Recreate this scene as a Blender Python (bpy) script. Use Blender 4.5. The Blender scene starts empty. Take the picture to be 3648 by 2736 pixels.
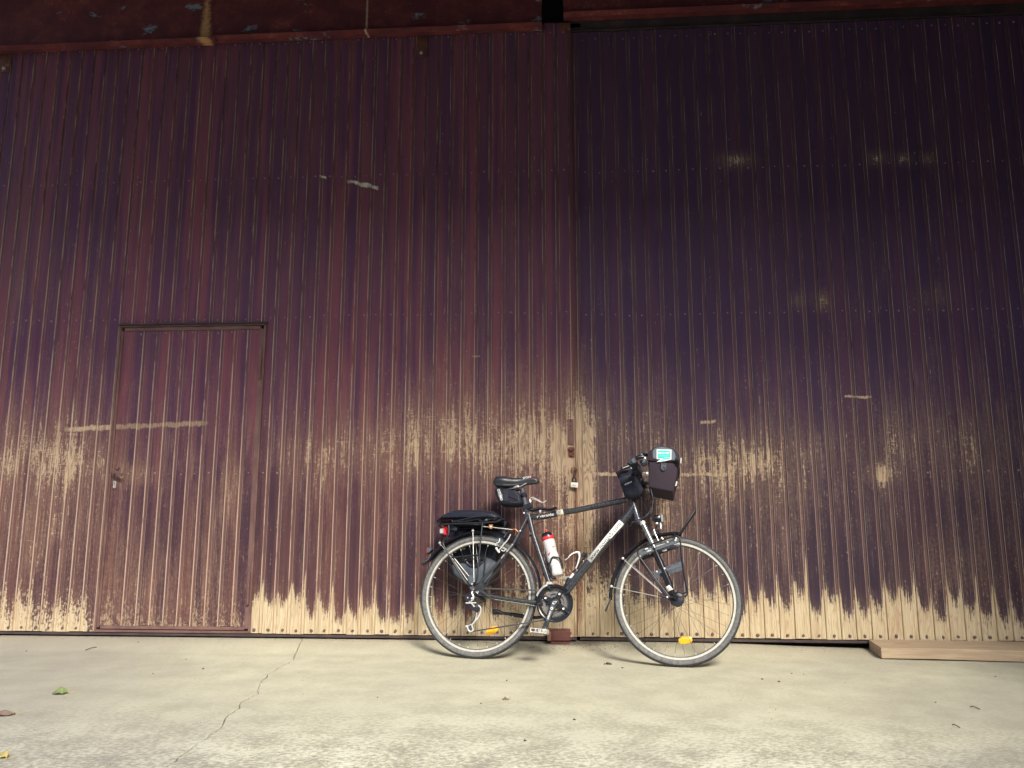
import bpy, bmesh, math, random
from mathutils import Vector, Matrix, noise
S = bpy.context.scene
COL = S.collection
R = math.radians
random.seed(7)

# ------------------------------------------------------------------ camera, sky, sun, exposure
cam_d = bpy.data.cameras.new('camera'); cam = bpy.data.objects.new('camera', cam_d); COL.objects.link(cam)
cam.location = (0, -4.9, 0.82)
cam.rotation_euler = (R(90 + 9.35), 0, R(3.8))
cam_d.sensor_width = 36; cam_d.lens = 36 * 2750 / 3648
cam_d.clip_start = 0.05; cam_d.clip_end = 300
cam_d.dof.use_dof = True; cam_d.dof.focus_distance = 4.3; cam_d.dof.aperture_fstop = 9
S.camera = cam
S.cycles.max_bounces = 5; S.cycles.diffuse_bounces = 3; S.cycles.glossy_bounces = 2; S.cycles.transmission_bounces = 3
world = bpy.data.worlds.new('World'); S.world = world; world.use_nodes = True
wt = world.node_tree; wt.nodes.clear()
wo = wt.nodes.new('ShaderNodeOutputWorld'); wb = wt.nodes.new('ShaderNodeBackground')
sky = wt.nodes.new('ShaderNodeTexSky'); sky.sky_type = 'NISHITA'; sky.sun_disc = False
SUN_EL, SUN_AZ = R(42), R(156)
sky.sun_elevation = SUN_EL; sky.sun_rotation = SUN_AZ; sky.dust_density = 2.0; sky.air_density = 1.0; sky.ozone_density = 1.0
hs = wt.nodes.new('ShaderNodeHueSaturation'); hs.inputs['Saturation'].default_value = 1.0
wt.links.new(sky.outputs[0], hs.inputs['Color']); wt.links.new(hs.outputs[0], wb.inputs['Color'])
wb.inputs['Strength'].default_value = 0.13
wt.links.new(wb.outputs[0], wo.inputs[0])
sd = bpy.data.lights.new('sun', 'SUN'); sd.energy = 1.5; sd.angle = R(18); sd.color = (1.0, 0.955, 0.87)
sun = bpy.data.objects.new('sun', sd); COL.objects.link(sun)
# direction towards the sun: Nishita rotation 0 = +Y, clockwise
sdir = Vector((math.sin(SUN_AZ) * math.cos(SUN_EL), math.cos(SUN_AZ) * math.cos(SUN_EL), math.sin(SUN_EL)))
sun.rotation_euler = sdir.to_track_quat('Z', 'Y').to_euler()
S.view_settings.view_transform = 'Standard'; S.view_settings.look = 'None'
S.view_settings.gamma = 1; S.view_settings.use_curve_mapping = False
S.view_settings.exposure = 1.7

# ------------------------------------------------------------------ node helpers
class V:
    def __init__(s, T, sock): s.T, s.s = T, sock
    def _m(s, op, b=None, c=None): return s.T.math(op, s, b, c)
    def __add__(s, b): return s._m('ADD', b)
    __radd__ = __add__
    def __mul__(s, b): return s._m('MULTIPLY', b)
    __rmul__ = __mul__
    def __sub__(s, b): return s._m('SUBTRACT', b)
    def __rsub__(s, b): return s.T.math('SUBTRACT', b, s)
    def __truediv__(s, b): return s._m('DIVIDE', b)
    def __pow__(s, b): return s._m('POWER', b)
    def abs(s): return s._m('ABSOLUTE')
    def max(s, b): return s._m('MAXIMUM', b)
    def min(s, b): return s._m('MINIMUM', b)
    def clamp(s):
        v = s._m('ADD', 0.0); v.s.node.use_clamp = True; return v
    def step(s, a, b):            # smoothstep a..b (b may be < a)
        n = s.T.n('ShaderNodeMapRange'); n.interpolation_type = 'SMOOTHSTEP'
        lo, hi, t0, t1 = (a, b, 0, 1) if a < b else (b, a, 1, 0)
        s.T.set(n.inputs[0], s)
        n.inputs[1].default_value = lo; n.inputs[2].default_value = hi; n.inputs[3].default_value = t0; n.inputs[4].default_value = t1
        return V(s.T, n.outputs[0])
class Mat:
    def __init__(s, name):
        s.m = bpy.data.materials.new(name); s.m.use_nodes = True; s.t = s.m.node_tree; s.t.nodes.clear()
        s.out = s.n('ShaderNodeOutputMaterial'); s.b = s.n('ShaderNodeBsdfPrincipled'); s.t.links.new(s.b.outputs[0], s.out.inputs[0])
    def n(s, k): return s.t.nodes.new(k)
    def set(s, inp, v):
        if isinstance(v, V): s.t.links.new(v.s, inp)
        elif v is not None: inp.default_value = v
    def math(s, op, a, b=None, c=None):
        n = s.n('ShaderNodeMath'); n.operation = op
        s.set(n.inputs[0], a); s.set(n.inputs[1], b); s.set(n.inputs[2], c); return V(s, n.outputs[0])
    def pos(s):
        g = s.n('ShaderNodeNewGeometry'); x = s.n('ShaderNodeSeparateXYZ'); s.t.links.new(g.outputs['Position'], x.inputs[0])
        return [V(s, x.outputs[i]) for i in range(3)]
    def obj(s):
        g = s.n('ShaderNodeTexCoord'); x = s.n('ShaderNodeSeparateXYZ'); s.t.links.new(g.outputs['Object'], x.inputs[0])
        return [V(s, x.outputs[i]) for i in range(3)]
    def rnd(s): return V(s, s.n('ShaderNodeObjectInfo').outputs['Random'])
    def noise(s, x, y, z, sc=1.0, det=3.0, rough=0.55, dist=0.0):
        c = s.n('ShaderNodeCombineXYZ'); s.set(c.inputs[0], x); s.set(c.inputs[1], y); s.set(c.inputs[2], z)
        n = s.n('ShaderNodeTexNoise'); s.t.links.new(c.outputs[0], n.inputs['Vector'])
        n.inputs['Scale'].default_value = sc; n.inputs['Detail'].default_value = det; n.inputs['Roughness'].default_value = rough; n.inputs['Distortion'].default_value = dist
        return V(s, n.outputs[0])
    def mix(s, f, a, b):
        n = s.n('ShaderNodeMix'); n.data_type = 'RGBA'
        s.set(n.inputs[0], f)
        for i, c in ((6, a), (7, b)):
            if isinstance(c, V): s.set(n.inputs[i], c)
            else: n.inputs[i].default_value = (*c, 1)
        return V(s, n.outputs[2])
    def bump(s, h, strength=0.3, dist=0.003):
        n = s.n('ShaderNodeBump'); n.inputs['Strength'].default_value = strength; n.inputs['Distance'].default_value = dist
        s.set(n.inputs['Height'], h); s.t.links.new(n.outputs[0], s.b.inputs['Normal'])
    def col(s, c): 
        if isinstance(c, V): s.set(s.b.inputs['Base Color'], c)
        else: s.b.inputs['Base Color'].default_value = (*c, 1)
    def rough(s, v): s.set(s.b.inputs['Roughness'], v)
def simple(name, c, rough=0.5, metal=0.0, var=0.15, sc=40, spec=0.5, bump=0.0):
    M = Mat(name); x, y, z = M.obj()
    a = M.noise(x, y, z, sc, 4); d = tuple(v * (1 - var) for v in c); l = tuple(min(1, v * (1 + var)) for v in c)
    M.col(M.mix(a.step(.3, .7), d, l)); M.b.inputs['Metallic'].default_value = metal
    M.rough((a * 0.16 + (rough - .08)).clamp()); M.b.inputs['Specular IOR Level'].default_value = spec
    if bump: M.bump(M.noise(x, y, z, sc * 4, 3), bump, .002)
    return M.m

# ------------------------------------------------------------------ weathered board material
def board_material(name, door=False):
    M = Mat(name); X, Y, Z = M.pos(); lx, ly, lz = M.obj(); rn = M.rnd()
    gp = V(M, M.n('ShaderNodeNewGeometry').outputs['Position'])
    ro = rn * 61.0
    d = (lx.abs() / 0.0448).clamp()                       # 0 mid board .. 1 at the joint
    big = M.noise(X, 0.0, Z * 0.45, 1.7, 2)
    st1 = M.noise(X * 38, ro, Z * 1.0, 1.0, 3, .6)        # vertical streaks
    st2 = M.noise(X * 170, ro, Z * 4.5, 1.0, 2, .6)
    flk = M.noise(X * 1.6, ro, Z, 48, 4, .68)             # flakes
    pat = M.noise(X * 7, ro * .25, Z * 2.0, 1.0, 3, .65)
    hue = M.noise(X * 21, ro, Z * .8, 1.0, 2)
    grain = M.noise(X * 300, ro, Z * 6, 1.0, 2, .6)
    rw = M.noise(X * 14, ro, Z * 2.1, 1.0, 2)
    ring = M.math('SINE', (X * 260 + rw * 70.0)) * .5 + .5
    def ramp(pts):
        r = M.n('ShaderNodeFloatCurve'); c = r.mapping.curves[0]
        pp = [((px + 5) / 10, v) for px, v in pts]
        while len(c.points) < len(pp): c.points.new(.5, .5)
        for q, (a, b) in zip(c.points, pp): q.location = (a, b); q.handle_type = 'AUTO_CLAMPED'
        r.mapping.update(); M.set(r.inputs['Value'], (X + 5.0) / 10.0); return V(M, r.outputs[0])
    base = ramp([(-5, .16), (-3.4, .22), (-3.05, .20), (-2.97, 0.06), (-2.6, 0.06), (-2.2, .10), (-1.98, .08), (-1.955, .27), (-1.5, .235), (-.9, .20), (-.4, .26), (-.1, .36), (.15, .38), (.5, .30), (1.2, .29), (2.0, .28), (2.6, .25), (5, .24)])
    soft = ramp([(-5, .45), (-3.05, .45), (-2.9, .7), (-2.0, .7), (-1.95, .04), (-.5, .05), (-.2, .55), (.3, .5), (.55, .06), (5, .05)])
    # worn areas: soft ellipses of more or less wear
    A = None
    for (p, rx, rz, a) in WEAR:
        q = M.n('ShaderNodeVectorMath'); q.operation = 'MULTIPLY_ADD'; M.set(q.inputs[0], gp)
        q.inputs[1].default_value = (1 / rx, 0, 1 / rz); q.inputs[2].default_value = (-p[0] / rx, 0, -p[1] / rz)
        dt = M.n('ShaderNodeVectorMath'); dt.operation = 'DOT_PRODUCT'
        M.t.links.new(q.outputs[0], dt.inputs[0]); M.t.links.new(q.outputs[0], dt.inputs[1])
        g = M.math('POWER', 0.3679, V(M, dt.outputs['Value']))
        A = M.math('MULTIPLY', g, a) if A is None else M.math('MULTIPLY_ADD', g, a, A)
    # foot: bare up to a jagged line, rising at the joints
    th = base - .02 + (d ** 3.0) * ((pat - .38).clamp() * .60 + .07) + (pat - .5) * .12 + (rn - .5) * .10 + (st1 - .5) * .09 + (st2 - .5) * .09
    fz = (th - Z)
    foot = fz / (soft * .22 + .060) + (flk - .5) * (soft * 6 + 2.0) + (st2 - .5) * 2.4
    band = M.math('EXPONENT', (((Z - 1.18) / .30) ** 2.0) * -1.0) * .20 - .06
    L = A + band + (flk - .5) * 1.15 + (pat - .5) * 1.15 + (st1 - .5) * .9 + (big - .5) * .8 + (st2 - .5) * 1.1 - (Z - 1.5).max(0.0) * .12
    scr = M.noise(X * 10, ro, Z * 150, 1.0, 2, .6)
    L = L + (scr - .62).max(0.0) * (A + .12) * 5.0
    fleck = (flk * .55 + st2 * .45 + A * .06 - (Z - 1.6).max(0.0) * .015).step(.625, .665) * .8
    bare2 = L.step(.58, .80).max(fleck)
    thin = L.step(-.12, .75)
    halo = (foot + 1.6).clamp() * .6                      # stain thins out just above the bare foot
    bare = foot.step(-.3, .6).max(bare2)
    wob = (M.noise(X * 12, 0.0, 0.0, 1.0, 2) - .5) * .035
    for (a, b, wd) in STRIPS:
        sl = (b[1] - a[1]) / (b[0] - a[0]); c0 = a[1] - a[0] * sl
        k = (((Z + wob) - (X * sl + c0)).abs() / wd + (flk - .5) * 1.6 + (pat - .5) * 2.4 + (flk - .5) * 1.5).step(1.3, .8)
        k = k * ((X - a[0]) / .012).clamp() * ((b[0] - X) / .012).clamp()
        bare = bare.max(k * .9)
    # worn arrises of the profile
    e = ((lx + 0.0422).abs() * 1.7).min((lx - 0.0260).abs())
    em = (e / 0.0023).step(1.2, .5) * (M.noise(X * 20, ro, Z * 3.5, 1.0, 3, .75) + Z * -.05 + A * .3).step(.20, .48)
    # colours
    dark = M.mix(hue.step(.36, .64), (0.115, 0.046, 0.092), (0.215, 0.070, 0.088))
    dark = M.mix((rn * .5 + st1 * .5).step(.35, .65) * .55, dark, (.105, .050, .086))
    right = (X - .08).step(0.0, .02)
    dark = M.mix(right * .70, dark, (.062, .038, .086))
    low = (Z + (pat - .5) * .8).step(2.2, .5)
    dark = M.mix(low * .85, dark, M.mix(hue.step(.36, .64), M.mix(right, (.040, .0235, .029), (.034, .0235, .032)), M.mix(right, (.082, .042, .038), (.050, .031, .033))))
    thinc = M.mix(st2.step(.30, .70), (0.150, 0.078, 0.062), (0.28, 0.18, 0.125))
    thinc = M.mix(right * .7, thinc, M.mix(st2.step(.30, .70), (.085, .060, .056), (.20, .155, .125)))
    c = M.mix((thin * .55).max(halo * .35), dark, thinc)
    c = M.mix((A * 1.1).clamp() * (st1 * .55 + flk * .45).step(.34, .62) * .62, c, M.mix(st2, (.20, .105, .06), (.36, .235, .16)))
    strip = lx.step(.0262, .0270) * .5
    c = M.mix(strip, c, (.165, .088, .076))
    barec = M.mix(grain.step(.3, .7), (0.44, 0.345, 0.215), (0.60, 0.50, 0.335))
    barec = M.mix(pat.step(.52, .75) * .55, barec, (0.36, .225, .12))
    barec = M.mix((flk * .6 + st2 * .4).step(.56, .68) * .5, barec, (0.28, .17, .10))
    barec = M.mix(ring ** 3.0 * .30, barec, (0.27, .165, .085))
    up = (Z + (st1 - .5) * .4).step(.25, .75)
    barec = M.mix(up * .66, barec, M.mix(hue, (.40, .25, .155), (.60, .46, .31)))
    barec = M.mix(Z.step(2.5, 2.9), barec, (.72, .66, .52))
    barec = M.mix(up * (ring ** 2.0) * .45, barec, (.09, .05, .035))
    indoor = ((X + 2.47).abs()).step(.53, .48) * Z.step(2.1, 2.05)
    barec = M.mix(indoor * .6, barec, (.20, .125, .09))
    c = M.mix(bare, c, barec)
    c = M.mix(em * .8, c, M.mix(foot.step(-.5, .5), M.mix(right, (0.62, 0.47, 0.37), (.44, .36, .31)), (.36, .25, .15)))
    seam = M.math('EXPONENT', (((X - .085) / .035) ** 2.0) * -1.0) * (pat * .5 + st2 * .5).step(.42, .56) * Z.step(1.3, .9)
    c = M.mix(seam * .65, c, (0.13, .045, .022))
    M.col(c)
    M.rough((0.52 + bare * .30 + (flk - .5) * .3).clamp())
    M.b.inputs['Specular IOR Level'].default_value = .12
    M.bump(bare * -.5 + grain * .35 + flk * .25 + ring * bare * .2, .45, .0016)
    return M.m

WEAR = [
 ((0.1331,0.8560), .10, .62, .62), ((-0.0138,1.0306), .22, .36, .38), ((-0.0872,0.6834), .15, .15, .3), ((0.0814,1.5659), .06, .35, .25),
 ((-0.6922,1.2108), .75, .24, .36), ((-1.4943,1.1788), .5, .20, .14), ((-0.9505,1.4296), .35, .3, .14), ((-0.1885,1.4777), .25, .4, .22),
 ((-3.5905,1.3007), .45, .26, .26), ((-3.2435,1.1317), .3, .16, .22), ((-3.5999,0.6769), .4, .3, .12), ((-3.7482,2.3880), .15, .55, .16), ((-3.0318,0.5004), .35, .4, .16),
 ((0.9607,1.0278), .48, .26, .36), ((0.7247,0.6849), .2, .4, .30), ((0.5560,0.7699), .09, .3, .38), ((1.2056,1.1311), .25, .16, .28),
 ((2.0288,1.2658), .1, .22, .30), ((2.4253,1.2116), .25, .28, .28), ((1.9613,1.0421), .08, .07, .55), ((1.3609,0.8554), .2, .35, .12), ((2.2445,0.4731), .12, .18, .4), ((2.5891,0.5238), .3, .3, .22),
 ((1.1700,3.1282), .11, .05, 1.0), ((2.0829,3.1090), .06, .05, .8), ((2.2519,3.1036), .05, .045, .9), ((2.4026,3.0988), .05, .04, .7), ((1.6622,2.1485), .05, .07, .8), ((1.5226,2.1603), .06, .06, .7), ((2.3738,2.1537), .12, .08, .3),
 ((-2.1507,0.9646), .07, .2, .42), ((-2.8120,1.0568), .12, .08, .55), ((-2.2442,0.6794), .2, .3, .14), ((-1.0630,2.3143), .8, .5, .05), ((-2.5100,0.2591), .55, .32, .30), ((-0.0373,0.4283), .25, .4, .25), ((-3.4158,0.9305), .5, .5, .28), ((-0.5131,1.3898), .5, .35, .18), ((0.4342,1.4183), .4, .3, .15), ((1.5550,1.2687), .5, .25, .12),
]
WEAR = [(w[0], w[1], w[2], w[3]) for w in WEAR]
STRIPS = [((-3.3078,1.3550), (-2.3244,1.3926), .014), ((-1.4594,3.0544), (-1.2336,2.9869), .012), ((1.7599,1.5311), (1.9335,1.5259), .007), ((0.1010,1.0513), (1.0301,1.0450), .008), ((0.8621,1.3650), (0.9674,1.3855), .010), ((-1.6566,3.0888), (-1.5971,3.0748), .007), ((-0.5891,1.8129), (-0.5304,1.8158), .0045)]
M_BOARD = board_material('weathered_board')

def rust_material(name, c1, c2, c3, amt=.5):
    M = Mat(name); X, Y, Z = M.pos(); rn = M.rnd() * 20.0
    a = M.noise(X + rn, Y, Z, 6, 6, .65); b = M.noise(X + rn, Y, Z, 38, 6, .7); f = M.noise(X * 1.5, Y, Z * 3, 3.1, 3)
    c = M.mix(a.step(.35, .65), c1, c2)
    c = M.mix((b * .6 + a * .5).step(.60, .70) * amt, c, c3)
    M.col(c); M.rough((.6 + b * .3).clamp()); M.b.inputs['Metallic'].default_value = .15
    M.bump(b * .6 + a * .4, .4, .003); return M, X, Y, Z, a, b, f
M, X, Y, Z, a, b, f = rust_material('rusty_beam_steel', (.10, .020, .026), (.18, .036, .034), (.36, .14, .075))
src = M.b.inputs['Base Color'].links[0].from_socket
c = M.mix((f * .7 + b * .3).step(.60, .66), V(M, src), (.20, .26, .30))          # remains of blue-grey paint
run = (X - (-2.4906,4.3312)[0]).abs()
c = M.mix((run + (b - .5) * .10 + (Z - 4.2) * .08).step(.05, .005), c, (.55, .30, .12))
run2 = (X - (-1.3348,4.2780)[0]).abs()
c = M.mix((run2 + (b - .5) * .02).step(.01, .004), c, (.45, .30, .22))
M.col(c); M_BEAM = M.m
M_RUST = rust_material('rusty_steel', (.15, .062, .048), (.23, .11, .078), (.34, .17, .09))[0].m
M_RAIL = rust_material('dark_steel_rail', (.045, .033, .034), (.075, .050, .046), (.15, .09, .06), .6)[0].m
M_BLOCK = rust_material('flaking_rust', (.085, .030, .026), (.16, .055, .036), (.34, .16, .08), .9)[0].m
M_FRAME = rust_material('painted_door_frame', (.13, .066, .060), (.19, .105, .088), (.24, .12, .075))[0].m
M_BOLT = simple('bolt_head', (.13, .085, .07), .6, .3, .4, 90)
M_NAIL = simple('nail_head', (.27, .19, .16), .5, .3, .4, 90)
M_DARK = simple('dark_cladding', (.03, .022, .026), .8)
M_BLACKMETAL = simple('black_steel', (.014, .015, .018), .45, .3)

# concrete
M = Mat('worn_concrete'); X, Y, Z = M.pos()
big = M.noise(X, Y, 0.0, .9, 4); mid = M.noise(X, Y, 3.0, 5, 5, .6); rot = X * .94 + Y * .34; rot2 = Y * .94 - X * .34
fl = M.noise(rot * .8, rot2 * 1.2, 0.0, 58, 5, .62); fl2 = M.noise(X, Y, 9.0, 120, 4, .6); fine = M.noise(X, Y, 5.0, 420, 3)
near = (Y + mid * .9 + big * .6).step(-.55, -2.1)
side = (X - (Y + 2.6) * .5 + (big - .5) * 1.2).step(.25, 1.9)  # vignette painted into the concrete: darker towards the lower right, broken by noise
c = M.mix(mid.step(.3, .7), (.450, .428, .300), (.510, .488, .350))
c = M.mix(big.step(.35, .7) * .6, c, (.395, .365, .275))
vig_left = (X * -1.0 - (Y + 2.6) * .5 + (big - .5) * 1.2).step(.45, 2.2)  # same painted vignette towards the lower left corner
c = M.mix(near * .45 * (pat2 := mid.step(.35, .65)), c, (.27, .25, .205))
fk = (fl * .70 + fl2 * .30 + (mid - .5) * .45)
c = M.mix(fk.step(.50, .57) * (near * (.45 + mid.step(.42, .62) * .5) + .12), c, (.74, .72, .55))
c = M.mix(fk.step(.485, .44) * (near * .75 + .10), c, (.215, .195, .165))
c = M.mix(fl2.step(.60, .70) * .35, c, (.30, .275, .22))
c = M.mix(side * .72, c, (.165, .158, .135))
c = M.mix(vig_left * .58, c, (.190, .172, .158))
c = M.mix((fine * .5 + fl2 * .5).step(.42, .58) * .16, c, (.20, .185, .15))
c = M.mix(fine.step(.64, .72) * .5, c, (.15, .13, .11))
wet = (Y + (mid - .5) * .25).step(-.35, .02)
c = M.mix(wet * .42, c, (.24, .20, .15))
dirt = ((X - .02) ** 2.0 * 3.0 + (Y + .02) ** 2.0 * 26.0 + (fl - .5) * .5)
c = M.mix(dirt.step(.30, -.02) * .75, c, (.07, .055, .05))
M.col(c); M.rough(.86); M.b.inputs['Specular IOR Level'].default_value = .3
M.bump(fk * .6 + fl2 * .3 + fine * .25, .5, .004)
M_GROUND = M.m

# new timber
M = Mat('sawn_timber'); X, Y, Z = M.obj()
g = M.noise(X * 2.2, Y * 60, Z * 60, 1.0, 5, .6); kn = M.noise(X * 4, Y * 9, Z * 9, 1.0, 2)
c = M.mix(g.step(.3, .7), (.31, .225, .145), (.42, .315, .205)); c = M.mix(kn.step(.64, .7) * .5, c, (.27, .13, .06))
c = M.mix(M.noise(X * 3, Y * 10, Z * 10, 2.0, 5).step(.5, .7) * .35, c, (.26, .17, .11))
M.col(c); M.rough(.75); M.bump(g, .3, .002); M_TIMBER = M.m

# bicycle materials
M_FRAMEP = simple('graphite_paint', (.070, .073, .080), .27, .55, .08, 60)
M_BLK = simple('black_plastic', (.013, .014, .024), .45, 0, .2)
M_BLKG = simple('black_gloss', (.010, .011, .016), .22, 0, .2)
M_FAB = simple('black_fabric', (.018, .018, .030), .8, 0, .25, 200, .3, .4)
M_BAG = simple('plum_black_fabric', (.040, .028, .038), .8, 0, .15, 300, .3, .3)
M_TARP = simple('black_tarpaulin', (.016, .018, .028), .32, 0, .2, 20, .6, .25)
M_GREY = simple('slate_plastic', (.065, .080, .100), .55, 0, .1)
M_TYRE = simple('tyre_rubber', (.045, .047, .052), .85, 0, .3, 120, .3, .3)
M_WALL = simple('dusty_sidewall', (.140, .138, .130), .85, 0, .25, 60, .3)
M_ALU = simple('brushed_aluminium', (.62, .60, .55), .38, .55, .12, 70)
M_ALUG = simple('rim_groove', (.16, .16, .16), .5, .4)
M_SILV = simple('bright_silver', (.80, .79, .74), .3, .5, .08)
M_STEEL = simple('spoke_steel', (.09, .088, .085), .4, .6)
M_RIM = simple('dusty_rim', (.50, .48, .41), .5, .2, .12, 70)
M_CHROME = simple('worn_chrome', (.24, .25, .27), .25, .7)
M_CHAIN = simple('greasy_chain', (.085, .075, .068), .55, .5, .4, 150)
M_RED = simple('red_plastic', (.62, .030, .040), .35)
M_REDD = simple('red_lens', (.30, .012, .020), .2)
M_AMB = simple('amber_reflector', (.95, .42, .02), .25)
M_LENS = simple('clear_lens', (.45, .46, .44), .12, .3)
M_WHITE = simple('white_sticker', (.80, .79, .74), .5, 0, .03)
M_CREAM = simple('cream_sticker', (.55, .53, .42), .5, 0, .03)
M_INK = simple('sticker_ink', (.03, .03, .04), .6, 0, .02)
M_TEAL = simple('teal_print', (.015, .62, .52), .4, 0, .04)
M_PRINT = simple('pale_print', (.78, .78, .73), .5, 0, .03)
M_YEL = simple('yellow_print', (.8, .6, .12), .5, 0, .03)
M_COPPER = simple('copper_bracket', (.55, .22, .08), .4, .4)
M_BLUE = simple('blue_plastic', (.03, .25, .42), .4)
M_SADD = simple('saddle_vinyl', (.022, .025, .032), .36, 0, .15, 300, .5, .1)
M_LEAFG = simple('green_leaf', (.16, .21, .07), .6, 0, .25, 30)
M_LEAFY = simple('yellow_leaf', (.40, .31, .10), .6, 0, .25, 30)
M_LEAFB = simple('brown_leaf', (.20, .13, .10), .7, 0, .25, 30)
M_DIRT = simple('dark_clod', (.065, .050, .045), .9, 0, .4, 60, .3, .5)
M_STONE = simple('pebble_stone', (.10, .09, .08), .9, 0, .5, 30)
M_TWIG = simple('dry_twig', (.10, .065, .05), .9)
M = Mat('translucent_bottle'); x, y, z = M.obj()
M.col((.70, .68, .66)); M.rough(.32); M.b.inputs['Transmission Weight'].default_value = .12; M.b.inputs['Subsurface Weight'].default_value = .25
M.b.inputs['Subsurface Radius'].default_value = (.02, .02, .02); M_BOTTLE = M.m
M = Mat('clear_vinyl_window'); M.col((.16, .19, .20)); M.rough(.12); M.b.inputs['Coat Weight'].default_value = .6; M_VINYL = M.m

# ------------------------------------------------------------------ mesh helpers
BASE = {}
class MB:
    def __init__(s): s.v, s.f, s.mi, s.mats = [], [], [], []
    def mat(s, m):
        if m not in s.mats: s.mats.append(m)
        return s.mats.index(m)
    def add(s, vs, fs, m=None):
        o = len(s.v); s.v += [Vector(p) for p in vs]; k = s.mat(m) if m else 0
        for f in fs: s.f.append([o + i for i in f]); s.mi.append(k)
    def box(s, c, size, rot=None, m=None, bev=0.0):
        hx, hy, hz = [q / 2 for q in size]; c = Vector(c)
        if bev <= 0:
            P = [Vector((a * hx, b * hy, d * hz)) for d in (-1, 1) for b in (-1, 1) for a in (-1, 1)]
            F = [(0, 2, 3, 1), (4, 5, 7, 6), (0, 1, 5, 4), (2, 6, 7, 3), (0, 4, 6, 2), (1, 3, 7, 5)]
        else:
            bm = bmesh.new(); bmesh.ops.create_cube(bm, size=1); 
            for v in bm.verts: v.co = Vector((v.co.x * size[0], v.co.y * size[1], v.co.z * size[2]))
            bmesh.ops.bevel(bm, geom=bm.edges[:], offset=bev, segments=2, affect='EDGES', profile=.6)
            bm.verts.index_update(); P = [v.co.copy() for v in bm.verts]; F = [[v.index for v in f.verts] for f in bm.faces]; bm.free()
        if rot is not None: P = [rot @ p for p in P]
        s.add([p + c for p in P], F, m); return s
    def tube(s, pts, r, seg=8, m=None, closed=False, caps=True, flat=1.0, flatdir=None):
        pts = [Vector(p) for p in pts]; n = len(pts)
        rs = r if isinstance(r, (list, tuple)) else [r] * n
        prev = None; rings = []
        for i, p in enumerate(pts):
            if closed: t = pts[(i + 1) % n] - pts[i - 1]
            else: t = pts[min(i + 1, n - 1)] - pts[max(i - 1, 0)]
            t.normalize()
            if prev is None:
                ref = flatdir if flatdir else (Vector((0, 1, 0)) if abs(t.y) < .9 else Vector((1, 0, 0)))
                a = (ref - t * ref.dot(t)).normalized()
            else: a = (prev - t * prev.dot(t)).normalized()
            prev = a; b = t.cross(a)
            rings.append([p + (a * math.cos(q) * flat + b * math.sin(q)) * rs[i] for q in [2 * math.pi * k / seg for k in range(seg)]])
        V_ = [q for rg in rings for q in rg]; F = []
        for i in range(n if closed else n - 1):
            j = (i + 1) % n
            for k in range(seg):
                l = (k + 1) % seg; F.append((i * seg + k, i * seg + l, j * seg + l, j * seg + k))
        if caps and not closed: F.append(tuple(range(seg))[::-1]); F.append(tuple(range((n - 1) * seg, n * seg)))
        s.add(V_, F, m); return s
    def cyl(s, a, b, r, r2=None, seg=16, m=None): return s.tube([a, b], [r, r if r2 is None else r2], seg, m)
    def lathe(s, prof, o, ax=(0, 1, 0), seg=48, m=None, closed=False, mats=None):
        # prof: (radius, height along ax)
        ax = Vector(ax).normalized(); ref = Vector((1, 0, 0)) if abs(ax.x) < .9 else Vector((0, 0, 1))
        a = (ref - ax * ref.dot(ax)).normalized(); b = ax.cross(a); o = Vector(o); n = len(prof)
        P = [o + ax * h + (a * math.cos(q) + b * math.sin(q)) * r for q in [2 * math.pi * k / seg for k in range(seg)] for r, h in prof]
        for i in range(n if closed else n - 1):
            j = (i + 1) % n; F = []
            for k in range(seg):
                l = (k + 1) % seg; F.append((k * n + i, k * n + j, l * n + j, l * n + i))
            mm = mats[i] if mats else m
            if i == 0: s.add(P, F, mm); off = len(s.v) - len(P)
            else:
                kk = s.mat(mm) if mm else 0
                for f in F: s.f.append([off + q for q in f]); s.mi.append(kk)
        return s
    def prism(s, poly, layers, m=None, sides=None):
        # poly in (x, z); layers: list of (y, inset)
        n = len(poly); P = [Vector((p[0], p[-1])) for p in poly]
        area = sum(P[i].x * P[(i + 1) % n].y - P[(i + 1) % n].x * P[i].y for i in range(n))
        if area < 0: P.reverse()
        N = []
        for i in range(n):
            e1 = (P[i] - P[i - 1]).normalized(); e2 = (P[(i + 1) % n] - P[i]).normalized()
            nn = Vector((-(e1.y + e2.y), e1.x + e2.x)); L = nn.length
            nn = nn / L if L > 1e-6 else Vector((-e1.y, e1.x))
            N.append(nn / max(.5, nn.dot(Vector((-e1.y, e1.x)))))
        V_ = []; F = []
        for (y, ins) in layers:
            for i in range(n): q = P[i] + N[i] * ins; V_.append((q.x, y, q.y))
        for l in range(len(layers) - 1):
            for i in range(n):
                j = (i + 1) % n; F.append((l * n + i, l * n + j, (l + 1) * n + j, (l + 1) * n + i))
        F.append(tuple(range(n))[::-1]); F.append(tuple(range((len(layers) - 1) * n, len(layers) * n)))
        s.add(V_, F, m); return s
    def build(s, name, mat=None, parent=None, smooth=40, label=None):
        me = bpy.data.meshes.new(name); base = BASE.get(parent, Vector((0, 0, 0)))
        vs = [tuple(p - base) for p in s.v]
        me.from_pydata(vs, [], s.f); me.update()
        if mat: me.materials.append(mat)
        else:
            for m in s.mats: me.materials.append(m)
            me.polygons.foreach_set('material_index', s.mi)
        bm = bmesh.new(); bm.from_mesh(me); bmesh.ops.recalc_face_normals(bm, faces=bm.faces[:]); bm.to_mesh(me); bm.free()
        if smooth:
            me.polygons.foreach_set('use_smooth', [True] * len(me.polygons)); me.set_sharp_from_angle(angle=R(smooth))
        o = bpy.data.objects.new(name, me); COL.objects.link(o)
        if parent is not None: o.parent = parent; BASE[o] = base
        if label: o['label'] = label
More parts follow.
